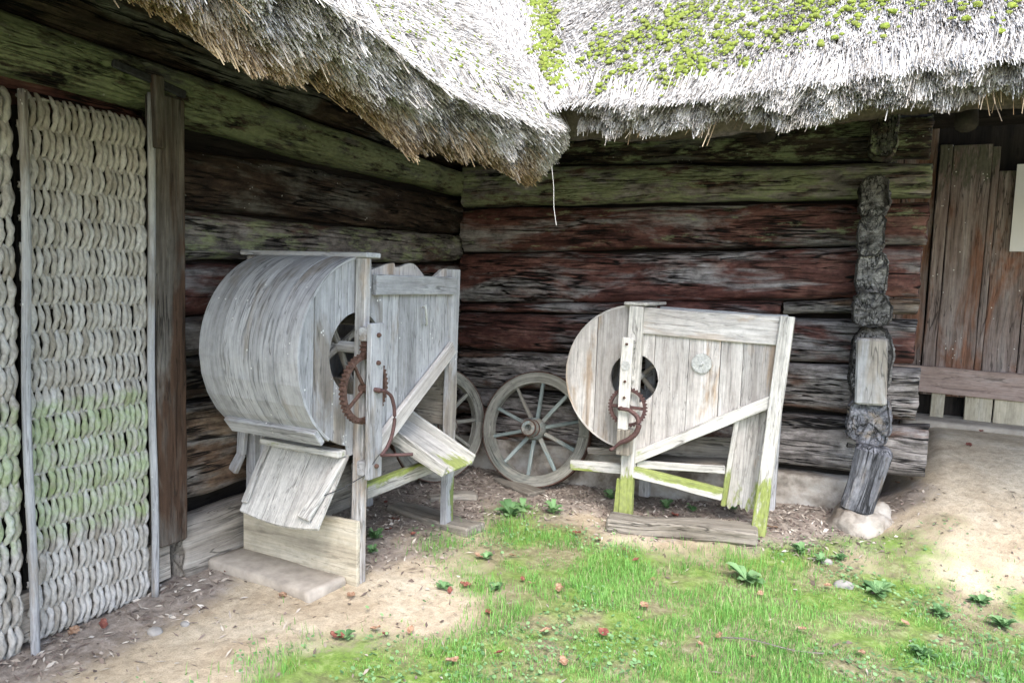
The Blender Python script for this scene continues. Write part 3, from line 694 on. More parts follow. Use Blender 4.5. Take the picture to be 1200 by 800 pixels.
def butt_straw(n, s0, s1, which):
    s = rng.uniform(s0, s1, n); t = rng.uniform(0, 1, n)**.9*TH
    sdv = 3 if which == 'L' else 8
    e = edge_z(s, sdv); base_z = 2.27 if which == 'L' else 2.41
    rag = (fbm(np.c_[s*11, t*11, s*0], 66+sdv, 3)-.5)*.24+(fbm(np.c_[s*2.6, t*3, s*0], 99+sdv, 2)-.5)*.22
    a = -(rag)-rng.exponential(.010, n)+.02       # along slope offset of tip (negative = past the eave)
    if which == 'B': t = t*.62
    low = t/TH
    a = a - low*.02
    hor = a*c45+t*c45; ver = a*c45-t*c45
    tip = np.stack([EX-hor, s, base_z+ver+e], 1) if which == 'L' else np.stack([s, EY+hor, base_z+ver+e], 1)
    D = np.zeros((n, 3)); D[:, 0 if which == 'L' else 1] = 1 if which == 'L' else -1
    D[:, 2] = -1-low*.7*rng.random(n); D += rng.normal(0, .16, (n, 3)); D[:, 1 if which == 'L' else 0] += (fbm(np.c_[s*6, t*6, s*0], 33, 2)-.5)*.9
    L = rng.uniform(.08, .2, n)
    P = tip-D/np.linalg.norm(D, axis=1)[:, None]*L[:, None]
    cl = np.clip(rng.normal(.45, .3, n)+(fbm(tip*8, 63, 3)-.5)*.9, 0, 1)
    return P, D, L, rng.uniform(.0018, .0034, n), cl, np.clip(ss(.45, .95, low)+rng.normal(0, .15, n)-.05, 0, 1)
def hang_straw(n, s0, s1, which):
    """brown straw drooping from the underside"""
    s = rng.uniform(s0, s1, n); k = fbm(np.c_[s*5, s*0, s*0], 70, 3) > .44
    s = s[k]; m = len(s); back = rng.uniform(0, .35, m); e = edge_z(s, 3 if which == 'L' else 8)
    if which == 'L': P = np.stack([EX-.16-back, s, 2.22+back*.75+e], 1)
    else: P = np.stack([s, EY+.10+back, 2.30+back*.75+e], 1)
    D = rng.normal(0, .22, (m, 3)); D[:, 2] -= 1; D[:, 0 if which == 'L' else 1] += (.75 if which == 'L' else -.75)
    L = rng.uniform(.06, .22 if which == 'L' else .17, m)*(.5+.8*fbm(np.c_[s*9, s*0, s*0], 71))
    return P, D, L, rng.uniform(.0014, .0028, m), np.clip(rng.normal(.5, .25, m), 0, 1), np.clip(rng.normal(.8, .2, m), 0, 1)
mb = MB()
strands(mb, *top_straw(90000, -.1, EX, -4.6, .1, 'L'))
strands(mb, *top_straw(105000, .3, 4.9, EY, .1, 'B'))
strands(mb, *butt_straw(70000, -4.6, EY+.12, 'L'))
strands(mb, *butt_straw(52000, EX+.06, 4.9, 'B'))
strands(mb, *hang_straw(7000, -4.6, EY+.05, 'L'))
strands(mb, *hang_straw(700, EX+.05, 4.9, 'B'))
# rounded end tuft where the left eave stops at the valley
n = 16000; t = rng.uniform(-.02, 1.5, n); w = rng.normal(0, .05, n)
P = np.stack([EX-t+w, EY+t+w+.03, 0*t], 1); zv = np.maximum(2.27+(EX-P[:, 0]), 2.41+(P[:, 1]-EY)); P[:, 2] = zv+.005
D = np.stack([np.full(n, .75), np.full(n, -.75), np.full(n, -1.)], 1)+rng.normal(0, .13, (n, 3)); L = rng.uniform(.05, .15, n)
strands(mb, P-nrm_rows(D)*(L*.5)[:, None], D, L, rng.uniform(.0014, .0028, n), np.clip(rng.normal(.55, .27, n), 0, 1), np.clip(rng.normal(0, .1, n), 0, 1))
n = 15000; ph = rng.uniform(0, PI/2, n); rr = TH*rng.uniform(0, 1, n)
s_end = EY+.10
tip = np.stack([EX-.02-rr*c45-.02*np.cos(ph), s_end+.10*np.sin(ph)*rng.random(n), 2.25-rr*c45+rng.normal(0, .02, n)], 1)
D = np.stack([np.full(n, .8), .7*np.sin(ph), np.full(n, -1.)], 1)+rng.normal(0, .12, (n, 3)); L = rng.uniform(.1, .2, n)
strands(mb, tip-nrm_rows(D)*L[:, None], D, L, rng.uniform(.0018, .0034, n), clump_rnd(tip, 64, .4, .9), np.clip(ss(.4, .9, rr/TH), 0, 1))
st = mb.build('thatch_straw', M['thatch'], roof); st['kind'] = 'stuff'
mb = MB(); tube(mb, [(1.45, -1.52, 2.08), (1.47, -1.53, 1.98), (1.48, -1.54, 1.87), (1.50, -1.545, 1.78)], .0014, 5, rnd=.9)
mb.build('dangling_straw', M['thatch'], roof)
# moss cushions
def ico():
    import bmesh
    bm = bmesh.new(); bmesh.ops.create_icosphere(bm, subdivisions=2, radius=1)
    V = np.array([v.co[:] for v in bm.verts]); F = np.array([[v.index for v in f.verts] for f in bm.faces]); bm.free(); return V, F
IV, IF = ico()
mb = MB()
def cushion(x, y, r):
    zl = 2.27+(EX-x)+float(edge_z(np.array([y]), 3)[0]); zb = 2.41+(y-EY)+float(edge_z(np.array([x]), 8)[0])
    left = (y-EY) < (EX-x); z = zl if (left and x < EX) else zb
    if x >= EX and y < EY: return
    nrmv = np.array([c45, 0, c45]) if (left and x < EX) else np.array([0, -c45, c45])
    V = IV*r*np.array([1, 1, 1.]); k = V@nrmv; V = V-np.outer(k, nrmv)*.5
    V = V*(1+(fbm(IV*2.9+x*31, 9, 3)-.5)*1.3)[:, None]
    mb.add(V+np.array([x, y, z])+nrmv*(r*.15+.010), IF, V+np.array([x, y, z]), random.random())
for i in range(620):                       # strip up the valley
    t = random.random()**.8*1.3; w = random.gauss(0, .05)
    cushion(EX-.05-t*.58+w*.8, EY+.03+t*.95+w*.3+random.gauss(0, .02), random.uniform(.006, .020))
centres = [(1.95, -1.0, .16, 120), (2.15, -1.2, .13, 110), (1.75, -1.12, .10, 70), (2.62, -1.12, .14, 90), (2.3, -1.0, .16, 90), (2.05, -1.33, .08, 40), (2.85, -1.05, .10, 40), (1.9, -.8, .2, 70), (3.05, -1.1, .08, 16), (3.3, -1.15, .08, 12), (1.62, -1.40, .04, 16), (2.38, -1.40, .04, 10), (1.5, -1.15, .1, 40)]
for (cx, cy, sg, n) in centres:
    for i in range(n//4):
        ax_, ay_ = random.gauss(cx, sg), min(-.2, random.gauss(cy, sg*.9)); q = random.uniform(.02, .055)
        for k in range(random.randint(5, 16)): cushion(ax_+random.gauss(0, q), ay_+random.gauss(0, q*1.2), random.choice((.35, .5, .7, 1.15))*random.uniform(.006, .018))
for i in range(260): cushion(random.uniform(1.5, 4.2), random.uniform(-1.35, -.3), random.uniform(.006, .014))
for i in range(420):
    yy = random.uniform(-2.9, -1.5); cushion(random.triangular(.7, 1.46, 1.42), yy, random.uniform(.003, .009))
ms = mb.build('moss', M['moss'], roof, smooth=True); ms['kind'] = 'stuff'
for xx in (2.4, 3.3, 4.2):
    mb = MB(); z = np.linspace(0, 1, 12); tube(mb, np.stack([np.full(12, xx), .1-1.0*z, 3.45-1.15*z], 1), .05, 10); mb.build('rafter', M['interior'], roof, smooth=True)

# ------------------------------------------------------------------ big winnowing machine
def circ(R, yc, zc):
    return (lambda u: zc+np.sqrt(np.maximum(R*R-(u-yc)**2, 0))), (lambda u: zc-np.sqrt(np.maximum(R*R-(u-yc)**2, 0)))
ct = (.44, -1.75, 0)
big = empty('winnowing_machine', ct, 'large grey wooden winnowing machine with big round fan drum against the left log wall', 'winnower', 'wooden winnowing machines')
YC, ZC, RB = -2.16, 1.12, .455
ctop, cbot = circ(RB, YC, ZC); YH = -2.215; htop, hbot = circ(.198, YH, ZC)
def pan_hi(u): return np.where(u < YC, ctop(u), np.where(u < -2.12, ZC+RB, 1.50))
def pan_lo(u):
    a = cbot(u); line = .60+(u+2.12)*(1.09-.60)/(.77)
    return np.where(u < YC-.10, np.maximum(a, .62), np.where(u < -2.12, .63, line))
def winn_side(name, mat, Pf, us, hi, lo, uc, zc, hr, htop, hbot, parent, widths, t, sd, hole=True):
    mbp = MB(); u = us[0]; i = 0
    r_ = random.Random(sd)
    while u < us[1]-1e-4:
        w = widths[i % len(widths)]; v = min(us[1], u+w)
        if us[1]-v < .03: v = us[1]
        dzz = r_.uniform(-.004, .004)
        gp_ = r_.choice((.001, .0015, .0025)); cols = np.arange(u+gp_, v-gp_, .005); cols = np.append(cols, v-gp_)
        off = (sd*3.3+i*1.7, i*2.1, i*.9); rn = r_.random(); dk = r_.uniform(0, .003)
        PP = lambda a, b, k, dk=dk: Pf(a, b, k+dk)
        if hole and u < uc+hr and v > uc-hr:
            inn = np.abs(cols-uc) < hr
            slab(mbp, cols, np.where(inn, htop(cols), zc), hi(cols), PP, t, rn, off)
            slab(mbp, cols, lo(cols), np.where(inn, hbot(cols), zc), PP, t, rn, off)
        else: slab(mbp, cols, lo(cols), hi(cols), PP, t, rn, off)
        u = v; i += 1
    return mbp.build(name, mat, parent)
XN, XF = .78, .195
winn_side('side_panel', M['grey_wood'], lambda a, b, k: np.stack([XN-k, a, b], 1), (-2.612, -1.34), pan_hi, pan_lo, YH, ZC, .198, htop, hbot, big, [.10, .13, .09, .12, .15, .14, .16, .13, .15], .022, 3)
winn_side('side_panel', M['grey_wood'], lambda a, b, k: np.stack([XF+k, a, b], 1), (-2.612, -1.34), pan_hi, pan_lo, YH, ZC, .198, htop, hbot, big, [.12, .15, .13], .022, 5)
# drum skin: bent boards
mb = MB(); xb = [XF-.012, .33, .50, .65, XN+.012]
ang = np.concatenate([np.linspace(88, 182, 26), [194, 206, 218, 230, 236]]); ang = np.radians(ang)
for i in range(4):
    a0, a1 = xb[i]+.002, xb[i+1]-.002; cols = np.linspace(a0, a1, 12); dr_ = random.uniform(0, .005)
    V = []; g = []
    for r in (RB+.012+dr_, RB+dr_-.001):
        for A in ang:
            yy = YC+r*math.cos(A); zz = ZC+r*math.sin(A)
            V.append(np.stack([cols, np.full(12, yy), np.full(12, zz)], 1)); g.append(np.stack([np.full(12, A*RB), cols, np.full(12, r)], 1))
    n = len(ang); f = grid_faces(n, 12, False); f2 = f[:, ::-1]+n*12
    rim = np.array([[k, k+1, n*12+k+1, n*12+k] for k in range(11)]); rim2 = rim+(n-1)*12
    sl_ = np.array([[k*12, (k+1)*12, n*12+(k+1)*12, n*12+k*12] for k in range(n-1)]); sr_ = sl_+11
    mb.add(np.concatenate(V), [f, f2, rim, rim2, sl_, sr_], np.concatenate(g)+i*3.1, random.random())
mb.build('drum_skin', M['grey_wood'], big)
mb = MB()
plank(mb, (XF+.02, -2.475, .755), (XN+.005, -2.475, .755), .085, .03, (0, .62, -.78), wob=.003); mb.build('drum_batten', M['grey_wood'], big)
mb = MB(); box(mb, (.27, -2.34, .632), (.775, -2.28, .662), moss=lambda V: V[:, 0]*0+.25); mb.build('under_beam', M['pale_wood'], big)
mb = MB(); box(mb, (.04, -2.255, 1.577), (.86, -2.15, 1.601), rnd=.9); mb.build('top_board', M['grey_wood'], big)
gm_ = lambda z0, z1, a=1.: (lambda V: ss(z1, z0, V[:, 2])*a)
mb = MB(); box(mb, (.783, -2.245, 0), (.845, -2.205, 1.575), long=2); mb.build('post', M['brown_post'], big)
mb = MB(); box(mb, (.035, -2.205, 0), (.098, -2.125, 1.575), long=2); mb.build('post', M['grey_wood'], big)
mb = MB(); box(mb, (.175, -2.24, .25), (.235, -2.19, .66), long=2); mb.build('stay', M['grey_wood'], big)
mb = MB(); box(mb, (.755, -1.395, 0), (.80, -1.315, 1.545), long=2, moss=lambda V: ss(.5, .25, V[:, 2])*ss(-1.36, -1.32, V[:, 1])*.75, rnd=.6); mb.build('post', M['grey_wood'], big)
mb = MB(); box(mb, (.08, -1.365, 0), (.14, -1.235, 1.545), long=2); mb.build('post', M['grey_wood'], big)
mb = MB(); box(mb, (.09, -1.87, .0), (.15, -1.80, .9), long=2); mb.build('inner_leg', M['grey_wood'], big)
mb = MB(); box(mb, (.55, -1.97, .0), (.60, -1.90, .5), long=2); mb.build('inner_leg', M['grey_wood'], big)
mb = MB(); box(mb, (.783, -2.115, 1.40), (.812, -1.367, 1.50), long=1); mb.build('top_rail', M['grey_wood'], big)
mb = MB(); cols = np.arange(-2.10, -1.38, .008)
wav = 1.535+.028*np.sin((cols+2.1)*9.5-.6)+.022*np.sin((cols+2.1)*21)*(cols > -1.9)
slab(mb, cols, np.full(len(cols), 1.44), wav, lambda a, b, k: np.stack([.755-k, a, b], 1), .018, .7, (9, 9, 9)); mb.build('hopper_board', M['light_wood'], big)
mb = MB(); slab(mb, cols, np.full(len(cols), 1.40), np.full(len(cols), 1.52), lambda a, b, k: np.stack([.13-k, a, b], 1), .018, .4, (5, 9, 9)); mb.build('hopper_board', M['grey_wood'], big)
mb = MB(); plank(mb, (.797, -2.10, .615), (.797, -1.372, 1.095), .085, .028, (0, -.55, .83), rnd=.95); mb.build('brace', M['light_wood'], big)
mb = MB(); plank(mb, (.11, -2.10, .615), (.11, -1.372, 1.095), .085, .028, (0, -.55, .83)); mb.build('brace', M['grey_wood'], big)
# sloping floor of the hopper, rear board, low rails
mb = MB(); plank(mb, (.44, -2.08, .64), (.44, -1.40, 1.10), .62, .015, (1, 0, 0)); mb.build('floor_board', M['grey_wood'], big)
mb = MB(); box(mb, (.16, -1.345, .62), (.735, -1.325, 1.12), long=0); mb.build('back_board', M['base_board'], big)
mb = MB(); box(mb, (.735, -2.11, .375), (.775, -1.372, .455), moss=lambda V: ss(.42, .45, V[:, 2])*.5); mb.build('rail', M['pale_wood'], big)
mb = MB(); box(mb, (.14, -1.33, 1.12), (.74, -1.28, 1.16)); mb.build('rail', M['pale_wood'], big)
# chute
def cz(x): return .60-(x-.7)*.42
mb = MB(); plank(mb, (.50, -1.63, cz(.50)), (1.02, -1.63, cz(1.02)), .28, .016, (0, 1, 0), moss=lambda V: ss(.85, 1.0, V[:, 0])*.6, rnd=.7)
ch_ = mb.build('chute', M['pale_wood'], big)
for yy in (-1.778, -1.482):
    mb = MB(); plank(mb, (.50, yy, cz(.50)+.022), (1.02, yy, cz(1.02)+.012), .10, .02, (0, 0, 1), w1=.065, rnd=.6, moss=lambda V: ss(.9, 1.03, V[:, 0])*.35); mb.build('side_board', M['pale_wood'], ch_)
# chest board, flap
mb = MB(); plank(mb, (.09, -2.262, .145), (.846, -2.262, .155), .30, .022, (0, 0, 1), wob=.004, w1=.325, rnd=.6); mb.build('front_board', M['tan_wood'], big)
mb = MB(); xs_ = np.linspace(0, 1, 60)
for (a, b) in ((0, .58), (.584, 1)):
    cols = np.linspace(a+.002, b-.002, 40)
    def PF(u, s, k):
        xt = .25+.52*u; xb_ = .31+.49*u; sg = s
        return np.stack([xb_+(xt-xb_)*sg, -2.50+.25*sg-.87*(-k)*0+k*.6, .345+.30*sg-.025*np.sin(u*PI)*(1-sg)-k*.8], 1)
    slab(mb, cols, cols*0, cols*0+1, PF, .014, random.uniform(.6, .9), (a*9, 4, 2))
fl = mb.build('flap', M['pale_wood'], big)
mb = MB(); plank(mb, (.335, -2.495, .385), (.275, -2.27, .65), .035, .02, (1, 0, 0), w1=.02); mb.build('cleat', M['pale_wood'], fl)
mb = MB(); plank(mb, (.715, -2.50, .375), (.765, -2.28, .62), .075, .022, (1, 0, 0), w1=.03, rnd=.9); mb.build('cleat', M['pale_wood'], fl)
mb = MB(); plank(mb, (.055, -2.24, .68), (.05, -2.25, .53), .055, .03, (1, 0, 0), w1=.045); plank(mb, (.05, -2.25, .535), (.01, -2.27, .44), .045, .03, (1, 0, 0), w1=.06); mb.build('hook_block', M['grey_wood'], big)
# shaft and fan blades
ex, ey, ez = np.eye(3)
mb = MB(); lathe(mb, [(0, .028), (.74, .028)], 16, ((ex, ey, ez), (.08, YC, ZC+.02))); fan = mb.build('shaft', M['pale_wood'], big, smooth=True)
for k in range(4):
    a = k*PI/2+.5; d_ = np.array([0, math.cos(a), math.sin(a)])
    mb = MB(); c0 = np.array([.44, YC, ZC+.02]); plank(mb, c0+d_*.20, c0+d_*.40, .55, .012, (1, 0, 0)); box_ = mb
    for xx in (.25, .62): plank(mb, np.array([xx, YC, ZC+.02])+d_*.02, np.array([xx, YC, ZC+.02])+d_*.38, .03, .02, (1, 0, 0) if False else np.cross(d_, ex))
    mb.build('fan_blade', M['base_board'], fan)
# outer bearing board, gears, crank
mb = MB(); box(mb, (.898, -2.30, .54), (.926, -2.20, 1.275), long=2, rnd=.2); bb = mb.build('bearing_board', M['grey_wood'], big)
mb = MB(); box(mb, (.846, -2.29, 1.19), (.897, -2.21, 1.255)); mb.build('spacer_block', M['grey_wood'], big)
mb = MB(); box(mb, (.846, -2.29, .55), (.897, -2.21, .62)); mb.build('spacer_block', M['grey_wood'], big)
for zz in (1.22, .96, .60, 1.09):
    mb = MB(); lathe(mb, [(0, .011), (.012, .011), (.018, .006)], 8, ((ex, ey, ez), (.926, -2.25, zz))); mb.build('bolt', M['rust'], bb)
def gear(x, y, z, r, teeth, t, mat, spokes, parent, w=.018):
    mb = MB(); ring(mb, (x, y, z), ex, ey, ez, r-w, r, t, teeth=teeth, th=.010)
    for k in range(spokes):
        a = k*2*PI/spokes+.6; d_ = np.array([0, math.cos(a), math.sin(a)]); c_ = np.array([x+t/2, y, z]); plank(mb, c_+d_*.012, c_+d_*(r-w*.5), .016, t*.5, np.cross(d_, ex), ch=.002)
    lathe(mb, [(-.01, .02), (t+.01, .02)], 14, ((ex, ey, ez), (x, y, z)))
    return mb.build('gear', mat, parent)
gear(.852, -2.265, .965, .158, 46, .026, M['rust'], 4, big)
gear(.850, -2.245, 1.155, .035, 14, .04, M['rust'], 0, big, .012)
mb = MB(); t = np.linspace(0, 1, 20)
cr = np.array([(.95, -2.27, .96), (.955, -2.23, .96), (.96, -2.18, .93), (.96, -2.155, .87), (.96, -2.15, .80), (.96, -2.17, .73), (.96, -2.21, .68), (.96, -2.25, .655)])
tt = np.linspace(0, len(cr)-1, 36); crs = np.stack([np.interp(tt, range(len(cr)), cr[:, i]) for i in range(3)], 1)
for _ in range(3): crs[1:-1] = (crs[:-2]+crs[1:-1]*2+crs[2:])/4
tube(mb, crs, .009, 8); tube(mb, [(.955, -2.25, .655), (1.02, -2.22, .66), (1.09, -2.18, .665)], .008, 8); tube(mb, [(.86, -2.265, .965), (.96, -2.265, .965)], .011, 8); mb.build('crank_handle', M['rust_red'], big, smooth=True)
mb = MB(); w_ = np.array([(.95, -2.25, .66), (.90, -2.30, .56), (.82, -2.36, .50), (.76, -2.42, .47)]); tube(mb, w_, .0025, 5); mb.build('wire', M['iron'], big)
mb = MB(); tube(mb, [(.80, -1.70, 1.33), (.815, -1.69, 1.345), (.815, -1.685, 1.30), (.812, -1.67, 1.24), (.80, -1.665, 1.235)], .007, 7); mb.build('iron_strap', M['galv'], big, smooth=True)

# ------------------------------------------------------------------ small winnowing machine
sm = empty('winnowing_machine', (1.95, -.4, .0), 'smaller pale wooden winnowing machine with heart of gears and open hole against the back wall', 'winnower', 'wooden winnowing machines')
sm['label'] = 'smaller pale wooden winnowing machine with mossy green feet against the back log wall'
XC, ZS, RS = 1.645, .905, .455
ct2, cb2 = circ(RS, XC, ZS); ht2, hb2 = circ(.155, XC, ZS)
ftop = lambda u: np.where(u < XC, ct2(u), 1.36-.02*(u-XC))
fhi = lambda u: np.where(u < XC+.03, ftop(u), 1.19-.012*(u-XC)) + 0*u
flo = lambda u: np.where(u < 1.60, cb2(u), .395+(u-1.62)*(.86-.40)/(2.49-1.62))
YN, YF = -.57, -.22
winn_side('side_panel', M['light_wood'], lambda a, b, k: np.stack([a, YN+k, b], 1), (1.192, 2.50), fhi, flo, XC, ZS, .155, ht2, hb2, sm, [.20, .22, .16, .21, .19, .13, .17], .02, 11)
winn_side('side_panel', M['grey_wood'], lambda a, b, k: np.stack([a, YF-k, b], 1), (1.192, 2.50), fhi, flo, XC, ZS, .12, circ(.12, XC, ZS)[0], circ(.12, XC, ZS)[1], sm, [.20, .22, .16], .02, 12)
mb = MB(); ang = np.radians(np.linspace(90, 262, 34)); 
for i in range(2):
    cols = np.linspace(YN+.001+i*.175, YN+.173+i*.175, 6); V = []; g = []
    for r in (RS+.008, RS-.004):
        for A in ang: V.append(np.stack([np.full(6, XC+r*math.cos(A)), cols, np.full(6, ZS+r*math.sin(A))], 1)); g.append(np.stack([np.full(6, A*r), cols, np.full(6, r)], 1))
    n = len(ang); f = grid_faces(n, 6, False); sl_ = np.array([[k*6, (k+1)*6, n*6+(k+1)*6, n*6+k*6] for k in range(n-1)])
    mb.add(np.concatenate(V), [f, f[:, ::-1]+n*6, sl_, sl_+5], np.concatenate(g)+i*2, random.random())
mb.build('drum_skin', M['light_wood'], sm)
mb = MB(); plank(mb, (1.695, YN-.005, 1.272), (2.497, YN-.005, 1.255), .165, .03, (0, 0, 1), rnd=.9); mb.build('top_rail', M['light_wood'], sm)
mb = MB(); plank(mb, (1.695, YF, 1.272), (2.497, YF, 1.255), .165, .03, (0, 0, 1)); mb.build('top_rail', M['grey_wood'], sm)
mb = MB(); plank(mb, (1.66, YN-.016, .395), (2.497, YN-.016, .862), .07, .03, (-.48, 0, .87), rnd=1., moss=lambda V: ss(1.95, 1.65, V[:, 0])*.25); mb.build('brace', M['pale_wood'], sm)
mossf = lambda z0, z1, a: (lambda V: ss(z0, z1, V[:, 2])*a)
mb = MB(); plank(mb, (1.645, YN-.032, .0), (1.655, YN-.032, 1.36), .085, .05, (1, 0, 0), moss=mossf(.38, .22, .95), rnd=.9); fp = mb.build('post', M['pale_wood'], sm)
mb = MB(); plank(mb, (1.585, YN-.025, .03), (1.60, YN-.025, .26), .04, .045, (1, 0, 0), moss=mossf(.5, .2, 1.)); mb.build('foot_block', M['pale_wood'], sm)
mb = MB(); plank(mb, (2.448, YN-.035, -.02), (2.535, YN-.02, 1.345), .078, .05, (1, 0, 0), moss=mossf(.5, .22, .9), rnd=1.); mb.build('post', M['pale_wood'], sm)
for xx in (1.645, 2.46):
    mb = MB(); plank(mb, (xx, YF+.03, .05), (xx, YF+.03, 1.34), .07, .05, (1, 0, 0)); mb.build('post', M['grey_wood'], sm)
mb = MB(); box(mb, (1.575, YN-.06, 1.365), (1.725, YF+.05, 1.385), long=1); mb.build('top_board', M['pale_wood'], sm)
# bearing board
mb = MB(); plank(mb, (1.632, YN-.135, .60), (1.637, YN-.135, 1.17), .07, .022, (1, 0, 0), rnd=1.); bd = mb.build('bearing_board', M['pale_wood'], sm)
mb = MB(); box(mb, (1.605, YN-.124, 1.10), (1.67, YN-.058, 1.15)); mb.build('spacer_block', M['pale_wood'], sm)
mb = MB(); box(mb, (1.60, YN-.15, .44), (1.68, YN-.058, .60)); mb.build('spacer_block', M['base_board'], sm)
mb = MB(); lathe(mb, [(0, .032), (.006, .032)], 6, ((-ey, ex, ez), (1.637, YN-.147, 1.0)));  mb.build('bearing_plate', M['galv'], bd)
for zz in (1.13, .90, .80):
    mb = MB(); lathe(mb, [(0, .009), (.012, .007)], 8, ((-ey, ex, ez), (1.637, YN-.147, zz))); mb.build('bolt', M['rust'], bd)
def gear2(x, y, z, r, teeth, t, mat, spokes, parent, name='gear', w=.014, hub=.018):
    mb = MB(); ring(mb, (x, y, z), -ey, ex, ez, r-w, r, t, teeth=teeth, th=.010)
    for k in range(spokes):
        a = k*2*PI/spokes; d_ = np.array([math.cos(a), 0, math.sin(a)]); c_ = np.array([x, y-t/2, z]); plank(mb, c_+d_*.01, c_+d_*(r-w*.5), .02, t*.5, np.cross(d_, ey), ch=.002)
    lathe(mb, [(-.008, hub), (t+.008, hub)], 14, ((-ey, ex, ez), (x, y, z)))
    return mb.build(name, mat, parent)
gear2(1.645, YN-.085, .735, .115, 36, .022, M['rust_red'], 4, sm)
mb = MB(); cr = np.array([(1.64, .735), (1.70, .735), (1.755, .70), (1.77, .65), (1.75, .59), (1.70, .545), (1.655, .525), (1.62, .49)])
tt = np.linspace(0, len(cr)-1, 36); crs = np.stack([np.interp(tt, range(len(cr)), cr[:, 0])-.02, np.full(36, YN-.175), np.interp(tt, range(len(cr)), cr[:, 1])], 1)
for _ in range(3): crs[1:-1] = (crs[:-2]+crs[1:-1]*2+crs[2:])/4
tube(mb, crs, np.interp(tt, [0, 3, 5, 7], [.011, .017, .016, .009]), 8); tube(mb, [(1.62, YN-.10, .735), (1.62, YN-.18, .735)], .012, 8); tube(mb, [(1.60, YN-.175, .49), (1.60, YN-.25, .49)], .011, 8); mb.build('crank_handle', M['rust_red'], sm, smooth=True)
mb = MB(); ring(mb, (2.065, YN-.001, 1.035), -ey, ex, ez, .001, .056, .012, teeth=30, th=.006); lathe(mb, [(0, .012), (.02, .010)], 8, ((-ey, ex, ez), (2.065, YN-.012, 1.035))); mb.build('toothed_disc', M['galv'], sm)
# fan
mb = MB(); lathe(mb, [(0, .025), (.45, .025)], 14, ((ey, ex, ez), (XC, YN-.09, ZS))); fan2 = mb.build('shaft', M['pale_wood'], sm, smooth=True)
for k in range(4):
    a = k*PI/2+.75; d_ = np.array([math.cos(a), 0, math.sin(a)]); c0 = np.array([XC, -.40, ZS])
    mb = MB(); plank(mb, c0+d_*.2, c0+d_*.40, .26, .012, (0, 1, 0)); plank(mb, c0+d_*.02, c0+d_*.38, .03, .025, np.cross(d_, ey)); mb.build('fan_blade', M['base_board'], fan2)
# floor, tray, rails, outlet board
mb = MB(); plank(mb, (1.66, (YN+YF)/2, .42), (2.40, (YN+YF)/2, .82), .32, .014, (0, 1, 0)); mb.build('floor_board', M['interior'], sm)
mb = MB(); plank(mb, (1.25, YN-.012, .293), (1.605, YN-.012, .322), .062, .03, (0, 0, 1), moss=lambda V: ss(.30, .27, V[:, 2])*.7, rnd=.8); mb.build('rail', M['pale_wood'], sm)
mb = MB(); plank(mb, (1.30, -.40, .36), (1.62, -.40, .40), .05, .03, (0, 0, 1), rnd=.3); mb.build('rail', M['base_board'], sm)
mb = MB(); plank(mb, (1.69, -.40, .345), (2.235, -.40, .405), .30, .016, (0, 1, 0), rnd=.2); tr_ = mb.build('tray', M['base_board'], sm)
mb = MB(); plank(mb, (1.69, YN+.01, .36), (2.235, YN+.01, .405), .05, .018, (0, 0, 1), rnd=.8); mb.build('side_board', M['pale_wood'], tr_)
mb = MB(); plank(mb, (1.69, YF-.02, .43), (2.235, YF-.02, .47), .14, .018, (0, 0, 1), rnd=.2); mb.build('side_board', M['base_board'], tr_)
mb = MB(); plank(mb, (1.685, YN-.02, .315), (2.235, YN-.02, .262), .066, .05, (0, 0, 1), moss=lambda V: ss(.25, .32, V[:, 2]+(V[:, 0]-1.95)*.1)*.9, rnd=.8); mb.build('rail', M['pale_wood'], sm)
mb = MB(); cols = np.arange(2.25, 2.435, .006); low = .165+.012*np.sin(cols*60)+.01*np.sin(cols*173)
slab(mb, cols, low, np.full(len(cols), .80), lambda a, b, k: np.stack([a+(b-.5)*.06, YN+.06+k-(b-.5)*.10, b], 1), .018, .5, (7, 1, 1), moss=lambda V: ss(.5, .2, V[:, 2])*.42); ob = mb.build('outlet_board', M['base_board'] if False else M['light_wood'], sm)
mb = MB(); plank(mb, (2.225, YN+.075, .17), (2.30, YN+.01, .80), .028, .05, (1, 0, 0), moss=mossf(.6, .25, .8), rnd=.9); mb.build('batten', M['pale_wood'], ob)

